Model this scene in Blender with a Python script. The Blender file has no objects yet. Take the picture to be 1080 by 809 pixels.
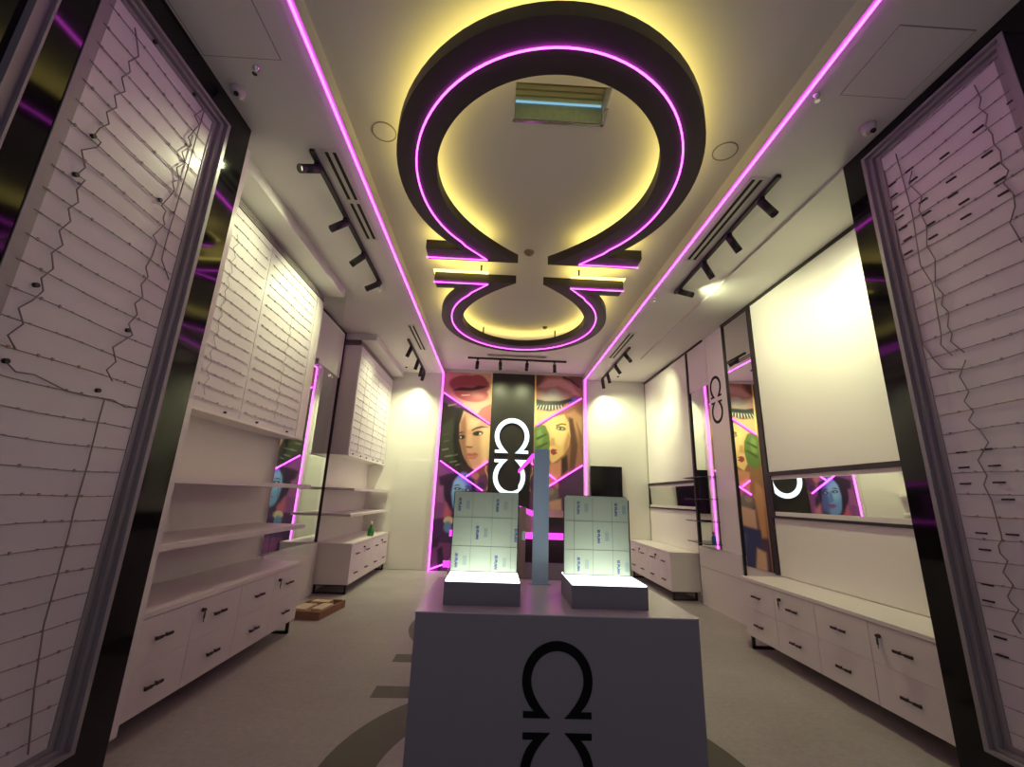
import bpy, bmesh, math, random
import numpy as np
from mathutils import Vector, Matrix
random.seed(7)
C = bpy.context.scene.collection
PI = math.pi

# ------------------------------------------------------------------ data (metres)
WIRES_L = [[(1.815, 3.865), (1.839, 3.825), (1.878, 3.748), (1.84, 3.661), (1.863, 3.619), (1.833, 3.546), (1.869, 3.494), (1.828, 3.422), (1.856, 3.375), (1.819, 3.305), (1.847, 3.261), (1.813, 3.2), (1.8, 3.143), (1.839, 3.14), (1.83, 3.102), (1.77, 3.027), (1.809, 2.963), (1.785, 2.902), (1.827, 2.906), (1.806, 2.835), (1.83, 2.784), (1.799, 2.725), (1.825, 2.676), (1.794, 2.604), (1.826, 2.551), (1.794, 2.49), (1.821, 2.426), (1.788, 2.361), (1.812, 2.312), (1.785, 2.253), (1.745, 2.198), (1.781, 2.141), (1.741, 2.075), (1.785, 2.028)],
 [(2.359, 3.914), (2.308, 3.807), (2.361, 3.786), (2.307, 3.632), (2.345, 3.607), (2.292, 3.508), (2.334, 3.464), (2.285, 3.385), (2.324, 3.326), (2.285, 3.281), (2.313, 3.236), (2.257, 3.092), (2.293, 3.081), (2.29, 3.03), (2.311, 3.002), (2.257, 2.89), (2.292, 2.872), (2.287, 2.775), (2.268, 2.693), (2.298, 2.649), (2.269, 2.584), (2.3, 2.522), (2.264, 2.465), (2.297, 2.414), (2.261, 2.342), (2.302, 2.293), (2.21, 2.187), (2.25, 2.121), (2.211, 2.065), (2.26, 2.019)],
 [(2.272, 3.933), (2.367, 3.909), (2.361, 3.381), (2.351, 2.921), (2.354, 2.795), (2.441, 2.707)],
 [(2.245, 1.922), (2.246, 1.798), (2.255, 1.584), (2.252, 1.357), (2.257, 1.288), (2.263, 1.048), (2.263, 0.861), (2.304, 0.593), (2.363, 0.311)],
 [(1.768, 1.967), (1.812, 1.939), (1.886, 1.947), (1.96, 1.931), (2.039, 1.913), (2.135, 1.913), (2.238, 1.92), (2.293, 1.924), (2.38, 1.903), (2.472, 1.918)]]
WIRES_R = [[(1.898, 3.957), (1.887, 3.847), (1.907, 3.797), (1.881, 3.722), (1.903, 3.663), (1.886, 3.588), (1.892, 3.526), (1.874, 3.463), (1.884, 3.384), (1.866, 3.325), (1.901, 3.27), (1.875, 3.184), (1.884, 3.109), (1.924, 3.035), (1.901, 2.899)],
 [(2.415, 3.946), (2.407, 3.692), (2.4, 3.449), (2.425, 3.07), (2.38, 2.912), (2.399, 2.565), (2.416, 2.511), (2.366, 2.424)],
 [(2.337, 3.738), (2.377, 3.666), (2.317, 3.514), (2.355, 3.442), (2.331, 3.299), (2.359, 3.172), (2.33, 3.059), (2.364, 2.893), (2.334, 2.814), (2.357, 2.753), (2.325, 2.687), (2.352, 2.608), (2.337, 2.552), (2.356, 2.509), (2.297, 2.42)],
 [(2.299, 2.374), (2.353, 2.286), (2.324, 2.185), (2.36, 2.138), (2.326, 2.068), (2.361, 2.021), (2.312, 1.951), (2.288, 1.887), (2.363, 1.793), (2.336, 1.706), (2.363, 1.657), (2.343, 1.575), (2.337, 1.395), (2.34, 1.367), (2.364, 1.336), (2.364, 1.297), (2.337, 1.263), (2.372, 1.202), (2.339, 1.144), (2.378, 1.082), (2.368, 1.052), (2.34, 1.027), (2.384, 0.964), (2.359, 0.909)],
 [(2.518, 3.897), (2.523, 3.567), (2.542, 3.263), (2.52, 3.032), (2.52, 2.785), (2.52, 2.549), (2.476, 2.431), (2.435, 2.358), (2.335, 2.328)]]
CLIPS_R = [(2.36, 3.764), (2.351, 3.676), (2.494, 3.758), (2.501, 3.667), (2.142, 3.678), (1.944, 3.686), (1.939, 3.502), (1.919, 3.405), (1.917, 3.308), (1.917, 3.223), (2.141, 3.499), (2.154, 3.397), (2.106, 3.312), (2.118, 3.218), (2.323, 3.488), (2.322, 3.391), (2.314, 3.305), (2.318, 3.212), (2.517, 3.571), (2.494, 3.485), (2.489, 3.396), (2.473, 3.301), (2.489, 3.204), (1.765, 3.699), (1.769, 3.515), (2.453, 1.759), (2.465, 1.667), (2.294, 1.759), (2.292, 1.669), (2.27, 1.579), (2.447, 1.847), (2.311, 1.851), (2.441, 1.395), (2.291, 1.399), (2.444, 1.307), (2.472, 1.122), (2.486, 1.036), (2.469, 0.859), (2.479, 0.77)]
NODES_L = [(1.801, 3.14), (1.785, 2.902), (1.937, 3.931), (2.267, 3.932), (2.241, 3.119), (1.781, 2.324), (2.271, 2.309), (1.769, 1.972), (2.201, 1.953)]
POSTER_L = [('p', (120, 52, 125), [(-1.911, 4.46), (0.046, 4.552), (0.254, -0.632), (-1.445, -0.675)], 0.01),
 ('p', (205, 120, 118), [(-1.335, 4.305), (-0.077, 4.363), (-0.016, 2.958), (-1.273, 3.77)], 0.005),
 ('p', (222, 165, 130), [(-0.686, 4.335), (-0.077, 4.363), (-0.016, 2.958), (-0.541, 3.322)], 0.09),
 ('p', (215, 150, 125), [(-0.892, 3.502), (-0.559, 3.626), (-0.148, 3.534), (-0.016, 2.958), (-0.539, 3.279)], 0.05),
 ('e', (160, 32, 50), (-0.673, 3.93, 0.463, 0.215, -0.05), 0.02),
 ('e', (176, 45, 60), (-0.629, 3.732, 0.388, 0.194, -0.12), 0.02),
 ('e', (160, 32, 50), (-0.861, 4.011, 0.172, 0.118, 0.3), 0.02),
 ('e', (165, 36, 52), (-0.474, 4.028, 0.194, 0.14, -0.3), 0.02),
 ('p', (70, 14, 26), [(-1.06, 3.78), (-0.894, 3.865), (-0.658, 3.864), (-0.468, 3.917), (-0.231, 3.916), (-0.399, 3.842), (-0.654, 3.787), (-0.868, 3.788)], 0.01),
 ('p', (150, 80, 85), [(-0.809, 3.868), (-0.66, 3.897), (-0.51, 3.897), (-0.615, 3.855)], 0.008),
 ('p', (235, 170, 170), [(-0.862, 3.691), (-0.649, 3.71), (-0.647, 3.679), (-0.838, 3.662)], 0.006),
 ('e', (205, 90, 95), (-0.455, 3.674, 0.172, 0.065, -0.2), 0.06),
 ('p', (214, 72, 62), [(-0.453, 3.261), (-0.376, 3.394), (-0.252, 3.464), (-0.137, 3.512), (-0.101, 2.976)], 0.02),
 ('p', (255, 226, 140), [(-0.208, 4.357), (-0.143, 4.36), (-0.085, 3.083), (-0.142, 3.081)], 0.012),
 ('p', (40, 36, 30), [(-1.292, 3.747), (-0.081, 2.998), (-0.109, 2.248), (-0.239, 1.564), (-1.237, 2.206)], 0.004),
 ('p', (92, 34, 104), [(-1.27, 3.726), (-0.714, 3.379), (-0.927, 3.392), (-1.253, 3.508)], 0.02),
 ('p', (150, 130, 95), [(-1.143, 3.448), (-0.934, 3.489), (-0.931, 3.457), (-1.118, 3.405)], 0.015),
 ('p', (56, 60, 44), [(-1.232, 2.951), (-0.997, 3.174), (-0.87, 2.548), (-0.925, 2.137), (-1.219, 2.247)], 0.05),
 ('p', (28, 25, 22), [(-0.924, 3.349), (-0.779, 3.398), (-0.859, 3.009), (-0.87, 2.548), (-0.756, 2.062), (-0.884, 2.138), (-0.967, 2.752)], 0.03),
 ('p', (120, 120, 92), [(-1.194, 2.453), (-1.052, 2.489), (-1.05, 2.454), (-1.192, 2.422)], 0.008),
 ('p', (110, 125, 95), [(-1.122, 2.312), (-0.96, 2.349), (-0.957, 2.314), (-1.119, 2.281)], 0.008),
 ('p', (95, 118, 85), [(-1.01, 2.194), (-0.849, 2.231), (-0.847, 2.196), (-1.008, 2.164)], 0.008),
 ('p', (85, 85, 62), [(-1.167, 2.64), (-1.045, 2.676), (-1.042, 2.64), (-1.164, 2.609)], 0.008),
 ('p', (105, 125, 90), [(-0.884, 2.138), (-0.743, 2.174), (-0.74, 2.139), (-0.882, 2.108)], 0.008),
 ('p', (70, 72, 55), [(-1.198, 2.784), (-1.055, 2.822), (-1.053, 2.786), (-1.196, 2.753)], 0.008),
 ('p', (88, 96, 70), [(-0.959, 2.339), (-0.838, 2.374), (-0.836, 2.339), (-0.957, 2.308)], 0.008),
 ('p', (205, 150, 108), [(-0.775, 3.333), (-0.08, 2.977), (-0.104, 2.578), (-0.121, 2.268), (-0.306, 2.069), (-0.446, 2.013), (-0.596, 2.129), (-0.735, 2.368), (-0.827, 2.674), (-0.849, 3.009)], 0.02),
 ('p', (158, 102, 70), [(-0.822, 3.074), (-0.727, 3.249), (-0.687, 2.931), (-0.684, 2.555), (-0.602, 2.23), (-0.511, 2.071), (-0.687, 2.267), (-0.814, 2.633)], 0.04),
 ('p', (238, 190, 128), [(-0.352, 2.945), (-0.102, 2.997), (-0.113, 2.33), (-0.29, 2.16), (-0.353, 2.568)], 0.07),
 ('p', (228, 178, 130), [(-0.638, 3.167), (-0.403, 3.113), (-0.478, 2.94), (-0.645, 2.933)], 0.06),
 ('p', (214, 160, 118), [(-0.648, 2.806), (-0.564, 2.81), (-0.52, 2.582), (-0.579, 2.528), (-0.664, 2.556)], 0.02),
 ('p', (120, 72, 48), [(-0.684, 2.545), (-0.517, 2.537), (-0.557, 2.506), (-0.661, 2.51)], 0.012),
 ('p', (84, 56, 42), [(-0.57, 2.902), (-0.479, 2.965), (-0.355, 3.0), (-0.207, 2.98), (-0.353, 2.96), (-0.477, 2.923), (-0.558, 2.877)], 0.012),
 ('p', (84, 56, 42), [(-0.852, 2.832), (-0.787, 2.86), (-0.713, 2.842), (-0.785, 2.826), (-0.846, 2.803)], 0.012),
 ('e', (60, 38, 32), (-0.43, 2.832, 0.112, 0.052, 0.15), 0.012),
 ('e', (225, 215, 205), (-0.398, 2.825, 0.056, 0.026, 0.1), 0.01),
 ('e', (30, 22, 20), (-0.43, 2.83, 0.03, 0.032, 0), 0.008),
 ('e', (60, 38, 32), (-0.779, 2.738, 0.073, 0.05, 0.2), 0.012),
 ('e', (210, 200, 190), (-0.789, 2.732, 0.03, 0.022, 0), 0.01),
 ('e', (30, 22, 20), (-0.766, 2.735, 0.019, 0.026, 0), 0.008),
 ('p', (176, 78, 62), [(-0.681, 2.339), (-0.602, 2.397), (-0.539, 2.383), (-0.458, 2.411), (-0.383, 2.361), (-0.526, 2.331)], 0.008),
 ('p', (196, 96, 78), [(-0.67, 2.329), (-0.526, 2.322), (-0.383, 2.354), (-0.461, 2.27), (-0.584, 2.259)], 0.008),
 ('p', (58, 36, 40), [(-0.805, 2.182), (-0.595, 2.108), (-0.445, 1.993), (-0.285, 2.059), (-0.13, 2.248), (-0.147, 2.166), (-0.661, 1.845)], 0.02),
 ('p', (128, 70, 56), [(-0.661, 1.845), (-0.149, 2.226), (-0.077, 1.569), (-0.24, 1.583)], 0.01),
 ('e', (96, 40, 96), (-0.251, 1.8, 0.129, 0.151, 0), 0.03),
 ('e', (60, 28, 82), (-0.307, 1.699, 0.086, 0.086, 0), 0.02),
 ('e', (176, 110, 90), (-0.441, 1.913, 0.086, 0.086, 0), 0.03),
 ('p', (240, 190, 120), [(-0.217, 2.143), (-0.197, 2.143), (-0.212, 2.042), (-0.233, 2.041)], 0.006),
 ('p', (240, 190, 120), [(-0.233, 2.041), (-0.212, 2.042), (-0.155, 1.923), (-0.176, 1.923)], 0.006),
 ('p', (240, 190, 120), [(-0.176, 1.923), (-0.155, 1.923), (-0.138, 1.784), (-0.159, 1.784)], 0.006),
 ('p', (240, 190, 120), [(-0.159, 1.784), (-0.138, 1.784), (-0.161, 1.625), (-0.181, 1.625)], 0.006),
 ('p', (128, 56, 132), [(-1.235, 2.186), (-0.219, 1.565), (-0.017, 1.572), (0.083, -0.636), (-1.445, -0.675)], 0.004),
 ('p', (52, 20, 62), [(-1.21, 1.865), (-1.032, 1.932), (-0.831, 1.959), (-0.618, 1.807), (-0.316, 1.483), (-0.239, 0.796), (-0.381, 0.512), (-0.83, 0.777), (-0.99, 1.343), (-1.124, 1.533)], 0.03),
 ('p', (150, 70, 140), [(-1.216, 1.687), (-1.096, 1.691), (-1.069, 1.341), (-1.229, 1.335)], 0.03),
 ('e', (80, 140, 214), (-0.692, 1.548, 0.248, 0.431, -0.04), 0.03),
 ('e', (116, 180, 238), (-0.77, 1.663, 0.151, 0.215, 0), 0.07),
 ('e', (52, 78, 168), (-0.517, 1.476, 0.108, 0.323, 0), 0.06),
 ('p', (34, 36, 92), [(-0.883, 1.687), (-0.815, 1.721), (-0.732, 1.7), (-0.813, 1.697)], 0.01),
 ('p', (34, 36, 92), [(-0.651, 1.687), (-0.57, 1.698), (-0.487, 1.653), (-0.569, 1.67)], 0.01),
 ('e', (30, 30, 80), (-0.797, 1.635, 0.069, 0.028, 0), 0.012),
 ('e', (30, 30, 80), (-0.569, 1.615, 0.069, 0.028, 0), 0.012),
 ('e', (200, 220, 240), (-0.801, 1.633, 0.026, 0.013, 0), 0.008),
 ('e', (200, 220, 240), (-0.573, 1.613, 0.026, 0.013, 0), 0.008),
 ('p', (60, 104, 190), [(-0.709, 1.646), (-0.667, 1.627), (-0.637, 1.462), (-0.727, 1.459)], 0.03),
 ('p', (40, 60, 140), [(-0.731, 1.457), (-0.675, 1.439), (-0.628, 1.457), (-0.674, 1.42)], 0.012),
 ('p', (120, 44, 130), [(-0.773, 1.339), (-0.703, 1.372), (-0.67, 1.362), (-0.631, 1.373), (-0.561, 1.338), (-0.668, 1.323)], 0.01),
 ('p', (150, 70, 150), [(-0.76, 1.328), (-0.668, 1.319), (-0.568, 1.332), (-0.625, 1.282), (-0.705, 1.283)], 0.01),
 ('p', (46, 20, 62), [(-0.992, 1.933), (-0.789, 1.95), (-0.9, 1.777), (-0.931, 1.54), (-0.882, 1.231), (-1.032, 1.381), (-1.058, 1.732)], 0.03),
 ('p', (46, 20, 62), [(-0.687, 1.944), (-0.456, 1.833), (-0.4, 1.558), (-0.421, 1.208), (-0.466, 1.478), (-0.512, 1.732)], 0.03),
 ('p', (190, 60, 110), [(-1.029, 1.342), (-0.876, 1.155), (-0.909, 0.775), (-1.083, 0.995)], 0.06),
 ('p', (200, 90, 140), [(-0.432, 1.401), (-0.265, 1.29), (-0.243, 0.871), (-0.41, 1.017)], 0.06),
 ('p', (70, 24, 92), [(-1.28, 0.989), (-0.811, 1.08), (-0.397, 0.791), (-0.381, 0.512), (-1.263, 0.541)], 0.03),
 ('e', (205, 180, 150), (-0.943, 0.981, 0.108, 0.086, 0), 0.02),
 ('e', (70, 120, 190), (-0.954, 0.849, 0.086, 0.108, 0), 0.03),
 ('p', (120, 40, 122), [(-1.318, 0.502), (-0.382, 0.531), (-0.343, -0.157), (-1.299, -0.183)], 0.03),
 ('p', (48, 18, 58), [(-1.135, 0.398), (-1.043, 0.474), (-0.982, 0.184), (-1.079, -0.07)], 0.03),
 ('p', (60, 20, 70), [(-1.247, 0.578), (-1.096, 0.657), (-1.12, 0.453), (-1.254, 0.431)], 0.03)]
POSTER_R = [('p', (178, 112, 92), [(0.705, 4.583), (2.147, 4.651), (2.074, -0.585), (0.826, -0.617)], 0.01),
 ('p', (166, 92, 66), [(0.711, 4.354), (1.988, 4.413), (1.981, 3.691), (0.827, 2.993)], 0.004),
 ('p', (92, 44, 36), [(0.756, 4.31), (1.042, 4.21), (0.936, 4.047), (0.765, 3.86)], 0.05),
 ('p', (110, 58, 40), [(1.502, 4.299), (1.943, 4.274), (1.939, 3.867)], 0.04),
 ('p', (60, 30, 26), [(1.459, 4.229), (1.656, 4.17), (1.853, 3.975), (1.809, 3.973), (1.612, 4.122), (1.437, 4.182)], 0.015),
 ('p', (205, 142, 142), [(0.894, 3.955), (1.109, 4.145), (1.415, 4.159), (1.656, 4.034), (1.83, 3.796), (1.591, 3.808), (1.329, 3.975), (1.047, 3.895)], 0.04),
 ('p', (178, 104, 92), [(0.812, 3.729), (0.981, 3.914), (1.372, 3.977), (1.656, 3.855), (1.591, 3.675), (0.857, 3.621)], 0.04),
 ('e', (176, 166, 156), (1.222, 3.758, 0.301, 0.129, 0), 0.07),
 ('e', (198, 190, 182), (1.243, 3.815, 0.129, 0.108, 0), 0.06),
 ('p', (86, 74, 168), [(1.526, 3.672), (1.699, 3.757), (1.884, 3.743), (1.807, 3.662), (1.591, 3.575)], 0.03),
 ('p', (24, 38, 36), [(0.791, 3.673), (1.051, 3.623), (1.374, 3.637), (1.634, 3.71), (1.677, 3.665), (1.418, 3.548), (1.052, 3.528), (0.793, 3.574)], 0.014),
 ('p', (72, 70, 58), [(0.815, 3.575), (1.16, 3.546), (1.504, 3.583), (1.418, 3.47), (1.118, 3.392), (0.839, 3.445)], 0.02),
 ('p', (218, 214, 200), [(0.88, 3.523), (0.904, 3.524), (0.85, 3.413), (0.833, 3.412)], 0.006),
 ('p', (218, 214, 200), [(0.945, 3.526), (0.968, 3.527), (0.925, 3.416), (0.908, 3.415)], 0.006),
 ('p', (218, 214, 200), [(1.009, 3.529), (1.033, 3.53), (1.0, 3.419), (0.983, 3.418)], 0.006),
 ('p', (218, 214, 200), [(1.074, 3.531), (1.097, 3.532), (1.075, 3.422), (1.058, 3.422)], 0.006),
 ('p', (218, 214, 200), [(1.138, 3.534), (1.162, 3.535), (1.152, 3.426), (1.135, 3.425)], 0.006),
 ('p', (218, 214, 200), [(1.203, 3.537), (1.226, 3.538), (1.225, 3.429), (1.208, 3.428)], 0.006),
 ('p', (218, 214, 200), [(1.267, 3.54), (1.291, 3.541), (1.3, 3.432), (1.283, 3.431)], 0.006),
 ('p', (218, 214, 200), [(1.332, 3.542), (1.356, 3.543), (1.376, 3.435), (1.358, 3.434)], 0.006),
 ('p', (218, 214, 200), [(1.397, 3.545), (1.42, 3.546), (1.449, 3.438), (1.432, 3.437)], 0.006),
 ('p', (228, 164, 92), [(0.775, 3.421), (1.161, 3.393), (1.376, 3.446), (1.591, 3.565), (1.057, 3.194), (0.785, 2.991)], 0.03),
 ('p', (255, 200, 90), [(0.78, 4.403), (0.833, 4.405), (0.858, 3.122), (0.821, 3.078)], 0.015),
 ('p', (150, 96, 56), [(0.826, 3.014), (1.938, 3.712), (1.925, 2.202), (1.12, 1.69), (0.83, 1.879)], 0.004),
 ('p', (196, 140, 84), [(1.505, 3.343), (1.72, 3.461), (1.891, 3.294), (1.886, 2.655), (1.719, 3.029)], 0.06),
 ('p', (98, 58, 38), [(1.591, 3.281), (1.677, 3.242), (1.781, 2.651), (1.716, 2.072), (1.591, 1.926), (1.633, 2.645)], 0.03),
 ('p', (120, 74, 44), [(1.762, 3.159), (1.888, 2.866), (1.885, 2.447)], 0.04),
 ('p', (238, 190, 98), [(0.995, 3.085), (1.248, 3.267), (1.483, 3.342), (1.591, 3.152), (1.623, 2.876), (1.591, 2.644), (1.486, 2.452), (1.32, 2.302), (1.217, 2.237), (1.11, 2.417), (1.084, 2.791)], 0.02),
 ('p', (252, 214, 124), [(1.165, 3.049), (1.463, 3.19), (1.548, 2.937), (1.423, 2.637), (1.211, 2.712)], 0.06),
 ('p', (206, 142, 70), [(1.57, 2.938), (1.623, 2.855), (1.57, 2.601), (1.465, 2.431), (1.486, 2.639)], 0.03),
 ('p', (120, 96, 40), [(1.293, 3.084), (1.42, 3.136), (1.527, 3.119), (1.527, 3.094), (1.42, 3.102), (1.314, 3.055)], 0.008),
 ('e', (92, 100, 58), (1.41, 3.016, 0.108, 0.047, -0.1), 0.014),
 ('e', (224, 226, 200), (1.399, 3.012, 0.065, 0.024, -0.1), 0.01),
 ('e', (60, 70, 44), (1.399, 3.012, 0.026, 0.026, 0), 0.008),
 ('p', (214, 150, 78), [(1.189, 2.796), (1.263, 2.798), (1.286, 2.632), (1.17, 2.627)], 0.03),
 ('p', (158, 34, 46), [(1.182, 2.524), (1.234, 2.559), (1.339, 2.534), (1.287, 2.503), (1.34, 2.468), (1.246, 2.418), (1.189, 2.462)], 0.006),
 ('p', (96, 128, 46), [(0.827, 2.993), (0.931, 3.093), (1.059, 3.066), (1.146, 2.878), (1.17, 2.669), (1.131, 2.418), (0.966, 2.289), (0.819, 2.365)], 0.01),
 ('p', (122, 154, 62), [(0.87, 2.931), (0.954, 2.998), (1.02, 2.831), (0.981, 2.62), (0.876, 2.657)], 0.04),
 ('p', (66, 92, 34), [(0.852, 2.782), (1.083, 2.897), (1.104, 2.855), (0.874, 2.731)], 0.01),
 ('p', (66, 92, 34), [(0.857, 2.573), (1.106, 2.708), (1.128, 2.667), (0.879, 2.522)], 0.01),
 ('p', (206, 128, 80), [(1.092, 2.212), (1.341, 2.262), (1.466, 2.41), (1.467, 2.023), (1.139, 1.77)], 0.03),
 ('p', (66, 42, 34), [(1.424, 2.347), (1.549, 2.434), (1.571, 2.107), (1.426, 1.981)], 0.03),
 ('p', (84, 50, 88), [(0.839, 1.444), (1.12, 1.71), (1.904, 2.201), (1.939, -0.589), (0.826, -0.617)], 0.004),
 ('e', (186, 120, 90), (1.262, 1.775, 0.108, 0.129, 0), 0.03),
 ('e', (120, 104, 100), (1.224, 1.575, 0.151, 0.194, 0), 0.04),
 ('e', (150, 128, 116), (1.182, 1.653, 0.086, 0.086, 0), 0.03),
 ('p', (198, 142, 122), [(1.063, 1.413), (1.428, 1.504), (1.451, 0.925), (1.05, 0.912)], 0.03),
 ('p', (190, 120, 70), [(0.83, 1.879), (0.992, 2.005), (1.06, 1.609), (0.992, 0.835), (0.832, 0.83)], 0.06),
 ('p', (42, 42, 104), [(0.989, 0.987), (1.592, 1.14), (1.833, 0.862), (1.788, 0.028), (1.045, 0.007)], 0.04),
 ('p', (60, 66, 140), [(1.291, 0.92), (1.551, 1.005), (1.592, 0.479), (1.355, 0.38)], 0.05),
 ('p', (205, 150, 120), [(0.917, 0.552), (1.114, 0.651), (1.2, 0.102), (0.928, 0.022)], 0.04)]
NEON = {'A': [(-1.237, 3.717), (-0.179, 3.052)], 'B': [(-1.206, 2.207), (-0.262, 1.61)], 'C': [(-0.633, 1.886), (-0.18, 2.225)], 'G': [(-1.254, -0.04), (-0.978, 0.13)], 'RA': [(1.873, 3.718), (0.868, 3.062)], 'RB': [(1.883, 2.221), (1.119, 1.73)], 'RC': [(1.115, 2.03), (1.303, 1.89)], 'D': [(0.538, 2.039), (0.88, 2.471)], 'E': [(0.538, 1.327), (0.906, 1.137)]}


# ------------------------------------------------------------------ helpers
def lin(c):
    c = c / 255.0
    return c / 12.92 if c <= 0.04045 else ((c + 0.055) / 1.055) ** 2.4

def rgb(r, g, b):
    return (lin(r), lin(g), lin(b), 1.0)

def new_mat(name):
    m = bpy.data.materials.new(name); m.use_nodes = True
    return m, m.node_tree.nodes, m.node_tree.links

def mat(name, col, rough=0.5, metal=0.0, spec=0.5, emit=None, es=0.0, coat=0.0, noise=None, bump=0.0):
    m, n, l = new_mat(name)
    b = n['Principled BSDF']
    b.inputs['Base Color'].default_value = col
    b.inputs['Roughness'].default_value = rough
    b.inputs['Metallic'].default_value = metal
    b.inputs['Specular IOR Level'].default_value = spec
    if coat:
        b.inputs['Coat Weight'].default_value = coat
        b.inputs['Coat Roughness'].default_value = 0.04
    if emit:
        b.inputs['Emission Color'].default_value = emit
        b.inputs['Emission Strength'].default_value = es
    if noise:
        scale, amt = noise
        tc = n.new('ShaderNodeTexCoord'); t = n.new('ShaderNodeTexNoise')
        t.inputs['Scale'].default_value = scale; t.inputs['Detail'].default_value = 6
        l.new(tc.outputs['Object'], t.inputs['Vector'])
        mx = n.new('ShaderNodeMix'); mx.data_type = 'RGBA'
        mx.inputs['A'].default_value = tuple(max(0, c * (1 - amt)) for c in col[:3]) + (1,)
        mx.inputs['B'].default_value = tuple(c * (1 + amt) for c in col[:3]) + (1,)
        l.new(t.outputs['Fac'], mx.inputs['Factor']); l.new(mx.outputs['Result'], b.inputs['Base Color'])
        if bump:
            bp = n.new('ShaderNodeBump'); bp.inputs['Strength'].default_value = bump
            bp.inputs['Distance'].default_value = 0.01
            l.new(t.outputs['Fac'], bp.inputs['Height']); l.new(bp.outputs['Normal'], b.inputs['Normal'])
    return m

def glow(name, col, s):
    m, n, l = new_mat(name)
    n.remove(n['Principled BSDF'])
    e = n.new('ShaderNodeEmission'); e.inputs['Color'].default_value = col; e.inputs['Strength'].default_value = s
    l.new(e.outputs[0], n['Material Output'].inputs['Surface'])
    return m

def glass_mat(name, tint, refl):
    m, n, l = new_mat(name)
    n.remove(n['Principled BSDF'])
    t = n.new('ShaderNodeBsdfTransparent'); t.inputs['Color'].default_value = tint
    g = n.new('ShaderNodeBsdfGlossy'); g.inputs['Roughness'].default_value = 0.02
    g.inputs['Color'].default_value = (1, 1, 1, 1)
    mx = n.new('ShaderNodeMixShader')
    f = n.new('ShaderNodeFresnel'); f.inputs['IOR'].default_value = refl
    l.new(f.outputs[0], mx.inputs['Fac']); l.new(t.outputs[0], mx.inputs[1]); l.new(g.outputs[0], mx.inputs[2])
    l.new(mx.outputs[0], n['Material Output'].inputs['Surface'])
    return m

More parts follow.
